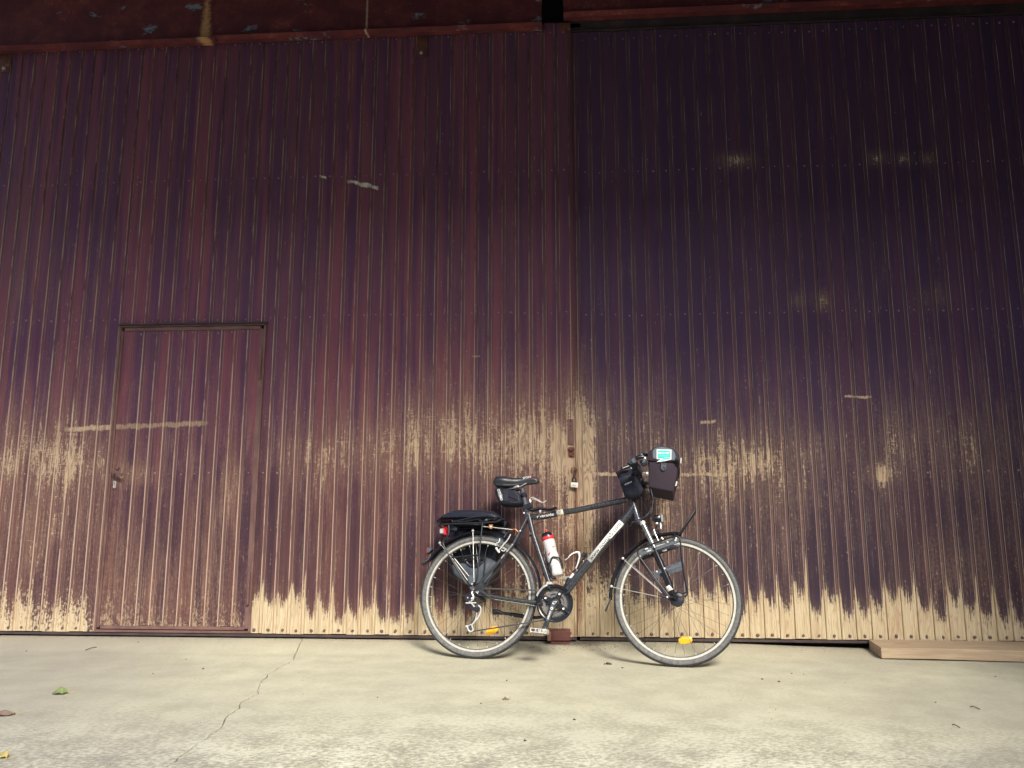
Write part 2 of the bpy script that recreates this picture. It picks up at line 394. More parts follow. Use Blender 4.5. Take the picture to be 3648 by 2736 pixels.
        return o
def spline(pts, n=6):
    pts = [Vector(p) for p in pts]; out = []
    for i in range(len(pts) - 1):
        p0 = pts[max(i - 1, 0)]; p1 = pts[i]; p2 = pts[i + 1]; p3 = pts[min(i + 2, len(pts) - 1)]
        for k in range(n):
            t = k / n; out.append(.5 * ((2 * p1) + (p2 - p0) * t + (2 * p0 - 5 * p1 + 4 * p2 - p3) * t * t + (3 * p1 - p0 - 3 * p2 + p3) * t ** 3))
    out.append(pts[-1]); return out
def tag(o, label, cat, group=None):
    o['label'] = label; o['category'] = cat
    if group: o['group'] = group
    return o
def thing(name, label, cat, loc=(0, 0, 0), group=None):
    o = bpy.data.objects.new(name, None); COL.objects.link(o); o.location = loc; BASE[o] = Vector(loc); o.empty_display_size = .1
    return tag(o, label, cat, group)
def structure(o): o['kind'] = 'structure'; return o
def share(o, name, parent, loc, rot=None):
    c = o.copy(); COL.objects.link(c); c.name = name; c.parent = parent; c.location = loc
    if rot: c.rotation_euler = rot
    return c

# ------------------------------------------------------------------ ground with its crack
def ground_z(x, y):
    k = max(0.0, min(1.0, (y + .36) / .36)); k = k * k * (3 - 2 * k)
    q = max(0.0, min(1.0, (x - .9) / .9)); top = .036 * (1 - q) + .004 * q
    if y > 0: k = 1
    w = (noise.noise(Vector((x * .7, y * .7, 1))) * .006 + noise.noise(Vector((x * 3, y * 3, 4))) * .0016) * (1 if abs(y) > .8 or y < -.8 else .3)
    return top * k + (w if y < -.75 else w * .2)
CR = [(-1.6437,0.1669), (-1.6393,0.0797), (-1.6039,-0.1372), (-1.5743,-0.2626), (-1.5626,-0.3350), (-1.5054,-0.5156), (-1.5145,-0.5815), (-1.5175,-0.6658), (-1.5106,-0.8048), (-1.5097,-0.8804), (-1.4831,-0.9692), (-1.4827,-1.0388), (-1.4425,-1.1682), (-1.3972,-1.3032), (-1.4046,-1.4180), (-1.4000,-1.4854), (-1.3710,-1.5614), (-1.3746,-1.6360), (-1.3620,-1.7178), (-1.3230,-1.8368), (-1.3216,-1.8992), (-1.3094,-2.0064), (-1.3157,-2.0349), (-1.3133,-2.0804), (-1.3028,-2.1411), (-1.3055,-2.2001), (-1.2937,-2.2943)]
CR = [(CR[0][0] + .05, 0.3)] + CR + [(CR[-1][0] - .1, CR[-1][1] - .3), (CR[-1][0] - .3, -6.0)]
def crack_x(y):
    for (a, b) in zip(CR[:-1], CR[1:]):
        if b[1] <= y <= a[1]: t = (y - a[1]) / (b[1] - a[1] - 1e-9); return a[0] + (b[0] - a[0]) * t
    return CR[-1][0] if y < CR[-1][1] else CR[0][0]
ys = [1.4, .6, .3, .2, .1]; y = .05
while y > -4.6: ys.append(y); y -= .014 if y > -3.9 else .03
ys += [-5, -6, -8, -12, -20, -40]
LX = [40, 20, 12, 8, 6, 5, 4.2, 3.6, 3.1, 2.7, 2.3, 2.0, 1.7, 1.4, 1.15, .9, .7, .5, .35, .22, .12, .06, .025]
mb = MB(); rows = []
for i, y in enumerate(ys):
    inr = -4.6 < y < .05; c = crack_x(y) + (noise.noise(Vector((y * 23, 0, 0))) * .010 + noise.noise(Vector((y * 70, 5, 0))) * .010 if inr else 0)
    g = max(0.0016, .0026 + noise.noise(Vector((y * 9, 7, 0))) * .003 + noise.noise(Vector((y * 60, 3, 0))) * .0026) if inr else .0004
    xs = [(c - q, None) for q in LX] + [(c - g, None), (c, -.03 if g > .001 else -.001), (c + g, None)] + [(c + q, None) for q in LX[::-1]]
    rows.append([(x, y, ground_z(x, y) + (dz or 0)) for x, dz in xs])
n = len(rows[0]); V_ = [p for r_ in rows for p in r_]
mb.add(V_, [(i * n + j, (i + 1) * n + j, (i + 1) * n + j + 1, i * n + j + 1) for i in range(len(rows) - 1) for j in range(n - 1)])
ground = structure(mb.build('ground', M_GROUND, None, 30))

# ------------------------------------------------------------------ building; unseen canopy, its front drop and one side wall added to darken the gates
bld = thing('warehouse', 'dark timber warehouse front with an added, unseen canopy shading the two big sliding doors', 'building', (0, .3, 0))
def bpart(name, c, size, mat, parent=bld, **k):
    return MB().box(c, size, **k).build(name, mat, parent, 0)
bpart('shade_roof', (0.2, 0.0, 5.0), (12.2, 6.2, .14), M_DARK)  # unseen overhang, added to keep sky light off the upper gates
bpart('wall', (-5.35, 1.5, 2.48), (1.0, 3.2, 4.88), M_DARK)
bpart('wall', (4.55, 1.5, 2.48), (1.0, 3.2, 4.88), M_DARK)
bpart('wall', (-.4, 3.0, 2.48), (8.88, .1, 4.88), M_DARK)
bpart('shade_fascia', (0.2, -3.12, 4.62), (12.2, .08, .86), M_DARK)  # drop added at the overhang's edge so light falls off faster upwards
bpart('lintel_wall', (-.4, .28, 4.60), (8.88, .12, .66), M_DARK)
bpart('shade_side_wall', (3.85, -1.75, 2.46), (.12, 3.5, 4.92), M_DARK)  # unseen wall, added to dim the right gate and the ground beside it
yb = thing('sky_blocker', 'unseen block added behind the camera to cut off the low sky', 'building', (0, -14.2, 0))  # made-up mass out of view; blocks low sky to darken the gate tops
bpart('wall', (0, -14.2, 4.0), (34, .4, 8.2), simple('blocker_grey', (.22, .20, .18), .9), yb)  # upright slab of the added sky blocker, out of view
bpart('shade_roof', (0, -15.2, 8.3), (35, 3.4, .4), M_DARK, yb)

# ------------------------------------------------------------------ sliding gates
def board_mesh(h, pitch, z0=0.0):
    w = pitch / 2; prof = [(-w + .0012, .022), (-w + .0012, .0022), (-w + .003, 0), (w - .0195, 0), (w - .0170, .0055), (w - .0010, .0055), (w - .0010, .022)]
    mb = MB(); n = len(prof)
    mb.add([(x, y, z) for z in (0, h) for x, y in prof], [(i, (i + 1) % n, n + (i + 1) % n, n + i) for i in range(n)] + [tuple(range(n))[::-1], tuple(range(n, 2 * n))])
    return mb
_bm = {}
def board(x, z0, z1, yy, parent, pitch):
    key = (round(z1 - z0, 4), pitch)
    o = None
    if key not in _bm:
        mbb = board_mesh(z1 - z0, pitch); o = mbb.build('board', M_BOARD, None, 0); _bm[key] = o.data
    else: o = bpy.data.objects.new('board', _bm[key]); COL.objects.link(o)
    o.parent = parent; b = BASE[parent]
    o.location = (x - b.x, yy + random.uniform(-.0014, .0010) - b.y, z0 + random.uniform(-.003, .002) - b.z)
    o.rotation_euler = (0, random.uniform(-.0002, .0002), random.uniform(-.012, .012))
    return o
nail_mb = MB().lathe([(0.0, -.0028), (.0040, -.0026), (.0062, -.0002), (.0064, .002)], (0, 0, 0), (0, 1, 0), 7, M_NAIL)
bolt_src = None
def bolt(x, z, yy, parent, sc=1.2):
    global bolt_src
    if bolt_src is None:
        b = MB(); b.lathe([(0.0, -.0052), (.0052, -.0048), (.0068, -.003), (.0070, 0), (.0088, .0004), (.0090, .002)], (0, 0, 0), (0, 1, 0), 6, M_BOLT)
        o = b.build('bolt', M_BOLT, None, 30); bolt_src = o.data
    else: o = bpy.data.objects.new('bolt', bolt_src); COL.objects.link(o)
    o.parent = parent; bb = BASE[parent]; o.location = (x - bb.x + random.uniform(-.004, .004), yy - bb.y, z - bb.z + random.uniform(-.002, .002))
    o.rotation_euler = (0, random.uniform(0, 3), 0); o.scale = (sc * random.uniform(.85, 1.1), 1, sc * random.uniform(1.0, 1.3)); return o
PL, PR_ = .0896, .0900
DX0, DX1, DZ0, DZ1 = -2.978, -1.966, .064, 2.052
left_gate = thing('sliding_gate', 'left sliding timber gate of brown vertical boards with a small door cut into it', 'gate', (-2.2, 0, .05))
right_gate = thing('sliding_gate', 'right sliding timber gate of darker vertical boards behind the handlebar bag', 'gate', (2.0, .02, .05))
nails_l = MB(); nails_r = MB(); WB = []
def put_nail(mb, x, y, z): 
    o = len(mb.v); q = Vector((x + random.uniform(-.008, .008), y, z + random.uniform(-.006, .006))); s_ = random.uniform(.7, 1.15)
    mb.v += [v * s_ + q for v in nail_mb.v]; mb.f += [[o + i for i in f] for f in nail_mb.f]; mb.mi += nail_mb.mi
# wicket door in the left gate
wicket = bpy.data.objects.new('wicket_door', None); COL.objects.link(wicket); wicket.parent = left_gate; BASE[wicket] = BASE[left_gate]
wicket['label'] = 'low steel-framed wicket door cut into the left gate'
for i in range(0, 50):
    x = .03 - PL * i
    if DX0 - .02 < x < DX1 + .02:
        board(x, 2.068, 4.17, 0, left_gate, PL)
        if x - .0448 > DX0 + .02 and x + .0448 < DX1 - .02:
            WB.append(x); board(x, .104 - (.004 if i % 3 else 0), 2.022, .003, wicket, PL)
            bolt(x, .128, .001, wicket, .9); put_nail(nails_l, x, .001, 2.000); put_nail(nails_l, x, .001, 1.062)
        put_nail(nails_l, x, -.001, 2.09)
    else:
        board(x, .066, 4.17, 0, left_gate, PL); bolt(x, .086, -.001, left_gate)
        for z in (1.062, 2.099): put_nail(nails_l, x, -.001, z)
    put_nail(nails_l, x, -.001, 3.084); put_nail(nails_l, x, -.001, 4.10)
# narrow closing boards at both sides of the door leaf
for (xa, xb) in ((-2.953, min(WB) - .0448), (max(WB) + .0448, -2.008)):
    if xb - xa > .01:
        o = MB().box(((xa + xb) / 2, .014, 1.063), (xb - xa - .001, .022, 1.918)).build('board', M_BOARD, wicket, 0)
for i in range(0, 36):
    x = .076 + .0900 * i
    board(x, .064, 4.105, .022, right_gate, PR_)
    if i: bolt(x, .083, .021, right_gate)
    for z in (1.060, 2.080, 3.072, 4.05):
        if i: put_nail(nails_r, x, .021, z)
nl = nails_l.build('nail', M_NAIL, left_gate, 30); nl['kind'] = 'stuff'
nr = nails_r.build('nail', M_NAIL, right_gate, 30); nr['kind'] = 'stuff'
bpart('gate_backing', (-2.15, .045, 2.1), (4.42, .04, 4.10), M_DARK, left_gate)  # solid sheets behind both gates' boards, added so no light leaks through
bpart('gate_backing', (1.76, .062, 2.09), (3.44, .034, 4.06), M_DARK, right_gate)
bpart('bottom_rail', (-2.16, .012, .0535), (4.46, .036, .014), M_RAIL, left_gate)
bpart('bottom_rail', (-2.16, .095, .041), (4.46, .010, .020), M_RAIL, left_gate)
bpart('bottom_rail', (1.78, .030, .0505), (3.38, .030, .014), M_RAIL, right_gate)
bpart('bottom_rail', (1.78, .095, .036), (3.38, .010, .024), M_RAIL, right_gate)
# meeting edge of the left gate (steel angle) and pale patch at its top
bpart('edge_strip', (.0770, .012, 2.11), (.003, .030, 4.08), M_RUST, left_gate)
bpart('metal_patch', (.046, -.0035, 4.135), (.070, .003, .058), M_BLOCK, left_gate)
# door frame, hinges, handle, lock plate
M_F = M_FRAME
mb = MB()
mb.box((DX0 + .006, .004, 1.058), (.010, .030, 1.97)); mb.box((DX1 - .006, .004, 1.058), (.012, .034, 1.97))
mb.box((-2.472, .002, 2.050), (1.012, .020, .010)); mb.box((-2.472, .004, .0725), (1.012, .026, .014))
mb.build('door_frame', M_F, left_gate, 0)
bpart('drip_rail', (-2.472, -.006, 2.0605), (1.030, .036, .007), M_RAIL, left_gate)
mb = MB()
mb.box((-2.9605, .009, 1.055), (.015, .026, 1.925)); mb.box((-1.990, .009, 1.055), (.032, .026, 1.925))
mb.box((-2.475, .009, 2.029), (.938, .026, .022)); mb.box((-2.475, .009, .094), (.938, .026, .018))
mb.build('leaf_frame', M_F, wicket, 0)
for (z0, z1) in (((-1.9756,1.6804)[1], (-1.9865,1.8829)[1]), ((-1.9833,0.2424)[1], (-1.9944,0.4387)[1])):
    mb = MB(); zm = (z0 + z1) / 2; mb.cyl((-1.989, -.016, z0), (-1.989, -.016, zm - .001), .0085, seg=12); mb.cyl((-1.989, -.016, zm + .001), (-1.989, -.016, z1), .0075, seg=12)
    mb.box((-1.998, -.0065, zm), (.014, .004, z1 - z0 - .03)); mb.build('hinge', M_F, wicket, 40)
mb = MB(); q = Matrix.Rotation(R(27), 3, 'Y')
mb.box((-2.893, -.045, 1.068), (.082, .014, .022), q, None, .004); mb.cyl((-2.925, .0, 1.085), (-2.925, -.045, 1.085), .009, seg=10)
mb.lathe([(0, -.012), (.012, -.010), (.016, 0)], (-2.918, .0, 1.098), (0, 1, 0), 14)
mb.build('handle', M_F, wicket, 40)
mb = MB(); mb.lathe([(0, -.004), (.010, -.0035), (.012, 0)], (-2.925, -.002, .978), (0, 1, 0), 14); mb.box((-2.925, -.003, .992), (.018, .004, .045), None, None, .001)
o = mb.build('keyhole_plate', M_ALU, wicket, 40); MB().box((-2.925, -.006, .999), (.003, .003, .016)).build('keyhole', M_INK, o, 0)
# steel strap hangers with two bolts
def strap(x, zt, zb, parent, y=-.004, w=.078):
    o = MB().box((x, y, (zt + zb) / 2), (w, .006, zt - zb), None, None, .001).build('hanger_plate', M_BLOCK, parent, 30)
    for z in (zb + .028, zt - .075):
        MB().lathe([(0, -.012), (.007, -.0115), (.0085, -.008), (.0085, -.003), (.014, -.0025), (.014, 0)], (x - .004, y - .003, z), (0, 1, 0), 6).build('bolt', M_ALU, o, 30)
strap((-0.9545,4.0441)[0], 4.20, (-0.9527,3.9519)[1], left_gate); strap((-4.0114,4.0201)[0] - .0, 4.20, (-4.0045,3.9579)[1], left_gate)
for (p) in ((1.0375,4.0596), (1.0363,3.9376)):
    MB().lathe([(.009, -.0008), (.012, -.0015), (.0135, .0004)], (p[0], .021, p[1]), (0, 1, 0), 14).build('bolt_hole_washer', M_RUST, right_gate, 30)
    MB().lathe([(0, -.0006), (.0088, -.0006)], (p[0], .0214, p[1]), (0, 1, 0), 14).build('bolt_hole', M_INK, right_gate, 30)
# hasp strap on the seam, wire, lock
o = MB().box((.048, -.0030, ((0.0437,1.4071)[1] + (0.0415,1.2247)[1]) / 2), (.040, .005, .165), None, None, .0022).build('hasp_plate', M_FRAME, left_gate, 30)
for z in ((0.0434,1.3873)[1], (0.0430,1.3550)[1], (0.0428,1.3317)[1]):
    MB().lathe([(0, -.006), (.004, -.0055), (.0065, -.002), (.0068, 0)], (.048, -.005, z), (0, 1, 0), 10).build('rivet', M_BOLT, o, 40)
z = (0.0482,1.1998)[1]
MB().tube(spline([(.030, -.008, z + .01), (.05, -.02, z), (.066, -.012, z + .008), (.058, -.006, z - .012), (.046, -.016, z - .03), (.062, -.010, z - .038)], 5), .0035, 6).build('staple', M_BLOCK, left_gate, 40)
MB().box((.050, -.0035, z - .012), (.036, .006, .062), None, None, .002).build('hasp_staple_plate', M_BLOCK, left_gate, 30)
zp = (0.0649,0.9814)[1]; xp = (0.0666,0.9814)[0]
wire = MB(); wire.tube(spline([(xp - .012, -.004, zp + .075), (xp - .016, -.016, zp + .10), (xp + .004, -.014, zp + .105), (xp + .002, -.020, zp + .07), (xp - .006, -.016, zp + .045), (xp + .002, -.012, zp + .10)], 6), .0026, 6)
wire.tube(spline([(xp + .004, -.006, zp + .08), (xp + .018, -.014, zp + .098), (xp + .012, -.02, zp + .075), (xp - .002, -.020, zp + .045)], 6), .0024, 6)
wire.build('wire_loop', M_BLOCK, left_gate, 40)
pl = thing('padlock', 'small pale padlock hanging from rusty wire on the seam between the gates', 'padlock', (xp, -.018, zp - .015))
MB().box((xp, -.020, zp), (.046, .016, .030), Matrix.Rotation(R(4), 3, 'Y'), None, .003).build('lock_body', M_WHITE, pl, 40)
MB().tube(spline([(xp - .013, -.020, zp + .012), (xp - .013, -.020, zp + .030), (xp - .004, -.020, zp + .044), (xp + .008, -.020, zp + .040), (xp + .012, -.020, zp + .012)], 5), .0036, 8).build('shackle', M_BLACKMETAL, pl, 40)
MB().box((xp, -.0292, zp - .002), (.026, .0012, .010), Matrix.Rotation(R(4), 3, 'Y')).build('label_plate', M_CREAM, pl, 0)

# ------------------------------------------------------------------ steel beams above the gates
def beam(name, label, x0, x1, zb, yf, yb, seams, parent_loc):
    t_ = thing(name, label, 'steel beam', parent_loc)
    xs = [x0] + seams + [x1]
    for i, (a_, b_) in enumerate(zip(xs[:-1], xs[1:])):
        dz = -.010 if i == 0 and len(xs) > 2 else 0
        mb = MB(); mb.box(((a_ + b_) / 2, (yf + yb) / 2, (zb + dz + 4.93) / 2), (b_ - a_ - .0015, yb - yf, 4.93 - zb - dz))
        mb.build('web_plate', M_BEAM, t_, 0)
        k = MB(); k.box(((a_ + b_) / 2 + (.02 if dz else 0), yf - .010, zb + dz - .0045), (b_ - a_ + (.03 if dz else -.002), .045, .007), Matrix.Rotation(R(-14), 3, 'X'))
        k.build('lip', M_BEAM, t_, 0)
    return t_
xr = (-0.1150,4.2513)[0]
beam('rusty_beam', 'rusty red-brown steel beam over the left gate with blue paint remains', -4.85, xr, (-0.0967,4.1021)[1] + .006, -.08, -.012, [(-2.4422,4.1863)[0]], (-2.4, -.05, 4.1))
beam('rusty_beam', 'dark steel beam over the right gate set higher than the left one', (0.0327,4.1904)[0], 3.95, (0.0327,4.1904)[1], -.06, .02, [], (2.0, -.02, 4.2))
gr_ = thing('guide_rail', 'rust-flaked steel guide rail just above the right gate boards', 'rail', (1.9, .03, 4.11))
MB().box((1.90, .045, 4.155), (4.1, .03, .085)).build('rail_web', M_RAIL, gr_, 0)
MB().box((1.90, .030, 4.116), (4.1, .03, .008)).build('rail_lip', M_RAIL, gr_, 0)
MB().box((-.10, .05, 4.165), (.5, .04, .03)).build('rail_end', M_BEAM, gr_, 0)

# ------------------------------------------------------------------ rusty stop block, plank, litter
b0 = (-0.1070,0.1139); b1 = (0.0315,0.0475)
st = thing('door_stop', 'rusty steel stop block on the ground behind the pedal', 'door stop', ((b0[0] + b1[0]) / 2, -.05, .0))
bm_ = MB(); cx_, w_ = (b0[0] + b1[0]) / 2, b1[0] - b0[0]
bm_.box((cx_, -.045, (b0[1] + b1[1]) / 2 + .004), (w_, .09, b0[1] - b1[1] - .008), None, None, .004); bm_.build('block', M_BLOCK, st, 30)
MB().box((cx_ + .006, -.042, b1[1] - .004), (w_ * .84, .075, .028), None, None, .003).build('foot', M_BLOCK, st, 30)
MB().box((cx_ - w_ * .43, -.050, (b0[1] + b1[1]) / 2), (w_ * .16, .092, (b0[1] - b1[1]) * .8), None, None, .004).build('side_flange', M_RUST, st, 30)
pk = thing('plank', 'new sawn timber plank lying on the ground against the right gate', 'plank', (2.6, -.12, 0))
mb = MB()
P0 = (1.765, -.262); P1 = (1.800, .004)
L = 2.3; an = R(-6.0); dx, dy = math.cos(an), math.sin(an)
T0, H = .006, .058
vs = []
for k in range(9):
    t_ = L * k / 8; z = T0 + .002 * math.sin(k * 1.7)
    vs += [(P0[0] + dx * t_, P0[1] + dy * t_ * .55 , z), (P1[0] + t_, .006, z + .004), (P1[0] + t_, .006, z + H + .002), (P0[0] + dx * t_, P0[1] + dy * t_ * .55, z + H)]
fs = [(0, 1, 2, 3), (35, 34, 33, 32)] + [(k * 4 + i, k * 4 + (i + 1) % 4, k * 4 + 4 + (i + 1) % 4, k * 4 + 4 + i) for k in range(8) for i in range(4)]
mb.add(vs, fs); o = mb.build('timber', M_TIMBER, pk, 0)
bv = o.modifiers.new('edge', 'BEVEL'); bv.width = .003; bv.segments = 2; bv.limit_method = 'ANGLE'

def leaf(name, label, mat, x, y, ln, wd, rz, arch, lobes=0, stem=.03):
    t_ = thing(name, label, 'leaf', (x, y, ground_z(x, y)))
    mb = MB(); nx, ny = 13, 7; P = []; ca, sa = math.cos(rz), math.sin(rz); z0 = ground_z(x, y)
    for i in range(nx):
        u = i / (nx - 1); hw = wd * (math.sin(math.pi * min(1, u * .93 + .05)) ** .7) * (1 + lobes * .35 * math.sin(u * 19)) / 2
        for j in range(ny):
            v = (j / (ny - 1) - .5) * 2; lx_, ly_ = (u - .5) * ln, v * hw
            z = .003 + arch * math.sin(math.pi * u) * (.5 + .5 * v) + arch * .35 * abs(v) + .002 * math.sin(u * 11 + v * 3)
            P.append((x + lx_ * ca - ly_ * sa, y + lx_ * sa + ly_ * ca, z0 + z))
    mb.add(P, [(i * ny + j, (i + 1) * ny + j, (i + 1) * ny + j + 1, i * ny + j + 1) for i in range(nx - 1) for j in range(ny - 1)])
    o = mb.build('blade', mat, t_, 60); so = o.modifiers.new('thickness', 'SOLIDIFY'); so.thickness = .0006
    e = Vector(P[(nx - 1) * ny + 3]); MB().tube(spline([e - Vector((ca, sa, 0)) * ln * .9, e, e + Vector((ca * stem * .6, sa * stem * .6, .006)), e + Vector((ca * stem, sa * stem + .01, .012))], 4), .0011, 5).build('stem', M_LEAFY, t_, 40)
g = (-2.2878,-1.3630); leaf('leaf', 'single fallen green leaf, curled, on the concrete at left', M_LEAFG, g[0], g[1], .066, .038, R(12), .018, 1)
g = (-1.8963,-2.2505); leaf('leaf', 'yellow fallen leaf cut by the bottom left corner', M_LEAFY, g[0], g[1], .055, .03, R(-28), .012, 0, .04)
g = (-2.2737,-1.7412); leaf('leaf', 'brown dry leaf at the left edge above the yellow one', M_LEAFB, g[0], g[1], .085, .035, R(20), .010)
g = (-0.2653,-1.3343); leaf('leaf', 'small crumpled brown leaf on the concrete below the bicycle', M_LEAFB, g[0], g[1], .028, .012, R(8), .006, 1, .006)
g = (-3.0090,-0.2925)
def rock(mb, x, y, r, k):
    z0 = ground_z(x, y); P = []
    bmx = bmesh.new(); bmesh.ops.create_icosphere(bmx, subdivisions=1, radius=1); bmx.verts.index_update()
    P = [(x + v.co.x * r * (1 + .4 * noise.noise(v.co * 1.7 + Vector((k * 3, 0, 0)))), y + v.co.y * r * .8 * (1 + .4 * noise.noise(v.co * 2 + Vector((k, 7, 0)))), z0 + r * .3 + v.co.z * r * .55 * (1 + .5 * noise.noise(v.co * 2 + Vector((0, k, 0))))) for v in bmx.verts]
    mb.add(P, [[v.index for v in f.verts] for f in bmx.faces]); bmx.free()
g = (0.2292,-0.4997); t_ = thing('dirt_clod', 'flat dark clod of dried mud on the concrete between the wheels', 'clod', (g[0], g[1], 0))
mb = MB(); rock(mb, g[0], g[1], .014, 1); rock(mb, g[0] + .012, g[1] - .003, .010, 2); rock(mb, g[0] - .018, g[1], .007, 3); mb.build('lump', M_DIRT, t_, 50)
PEB = [(-1.9025,-0.7696), (-2.1065,-0.8970), (-0.2891,-0.9421), (0.2993,-0.5939), (-0.3668,-1.4063), (-0.1498,-1.9411), (1.1525,-0.6803), (1.0346,-0.8816), (1.2081,-0.6950), (0.9677,-0.8282), (2.1524,-0.6865), (1.6014,-1.2532), (-0.8380,-1.3256), (0.0322,-1.6435), (-3.1881,-0.3298), (-2.1176,-0.5206), (-2.6158,-0.1299)]
for i, p in enumerate(PEB):
    mb = MB(); rock(mb, p[0], p[1], random.uniform(.004, .0075), i + 10); o = mb.build('pebble', M_STONE, None, 50)
    o.location = (p[0], p[1], 0); o.data.transform(Matrix.Translation((-p[0], -p[1], 0)))
    tag(o, 'tiny dark pebble lying loose on the bare concrete', 'pebble', 'loose pebbles on the concrete')
for (a_, b_, lab) in (((-2.8427,-0.3018), (-2.8144,-0.2384), 'thin dry twig on the concrete near the left door'), ((1.7025,-1.3399), (1.7238,-1.3759), 'thin curved twig at the right of the concrete'), ((1.4867,-1.6401), (1.4988,-1.6726), 'short dark twig low on the right side of the concrete')):
    A_ = Vector((a_[0], a_[1], ground_z(*a_) + .004)); B_ = Vector((b_[0], b_[1], ground_z(*b_) + .004)); m_ = (A_ + B_) / 2 + Vector((0, .012, .004))
    mb = MB(); mb.tube(spline([A_, m_, B_], 5), .0022, 5); o = mb.build('twig', M_TWIG, None, 40); o.data.transform(Matrix.Translation(-m_)); o.location = m_; tag(o, lab, 'twig')
mb = MB()
for i in range(900):
    if i < 170: x, y = random.gauss(.05, .28), random.uniform(-.16, .0) - abs(random.gauss(0, .05)); r_ = random.uniform(.001, .0042)
    elif i < 620: x, y = random.uniform(-3.6, 3), -abs(random.gauss(0, .05)) + .015; r_ = random.uniform(.001, .0032)
    else: x, y = random.uniform(-3.6, 3.2), random.uniform(-3.3, -.1); r_ = random.uniform(.0008, .0026)
    rock(mb, x, y, r_, i)
o = mb.build('grit', M_STONE, None, 50); o['kind'] = 'stuff'; o['label'] = 'loose dark grit and crumbs scattered over the concrete'; o['category'] = 'grit'

# ================================================================== BICYCLE (leaning on the gate)
BM = Matrix.Translation(Vector((-0.5008,-0.3867,0.0))) @ Matrix.Rotation(R(-8.3947), 4, 'Z') @ Matrix.Rotation(R(-12), 4, 'X')
def bthing(name, label, cat, base):
    o = bpy.data.objects.new(name, None); COL.objects.link(o); o.empty_display_size = .1
    o.matrix_world = BM @ Matrix.Translation(Vector(base)); BASE[o] = Vector(base); return tag(o, label, cat)
def sub(name, parent, label=None):
    o = bpy.data.objects.new(name, None); COL.objects.link(o); o.parent = parent; BASE[o] = BASE[parent]; o.empty_display_size = .05
    if label: o['label'] = label
    return o
def W_(p, w): return (p[0], -w, p[2])
def text(parent, body, p, size, ang, mat, off=0.0, name='lettering', sx=1.0, bold=0.0):
    cu = bpy.data.curves.new(name, 'FONT'); cu.body = body; cu.size = size; cu.extrude = .0002; cu.align_x = 'CENTER'; cu.align_y = 'CENTER'; cu.resolution_u = 3; cu.offset = bold
    t_ = bpy.data.objects.new('tmp', cu); COL.objects.link(t_); bpy.context.view_layer.update()
    me = bpy.data.meshes.new_from_object(t_.evaluated_get(bpy.context.evaluated_depsgraph_get())); bpy.data.objects.remove(t_); bpy.data.curves.remove(cu)
    ca, sa = math.cos(ang), math.sin(ang); b = BASE[parent]
    for v in me.vertices:
        x, y, z = v.co; x *= sx; v.co = (p[0] + x * ca - y * sa - b.x, p[1] - off - z - b.y, p[2] + x * sa + y * ca - b.z)
    me.materials.clear(); me.materials.append(mat); me.name = name
    o = bpy.data.objects.new(name, me); COL.objects.link(o); o.parent = parent; BASE[o] = b; return o
bike = bthing('bicycle', 'graphite touring bicycle with racks and mudguards leaning against the timber gates', 'bicycle', (0, 0, 0))
CR_, CF_ = Vector((-.010, 0, .346)), Vector((1.116, 0, .346))
BB = Vector((0.4475,-0.0450,0.3068)); BB = Vector((BB.x, 0, BB.z))

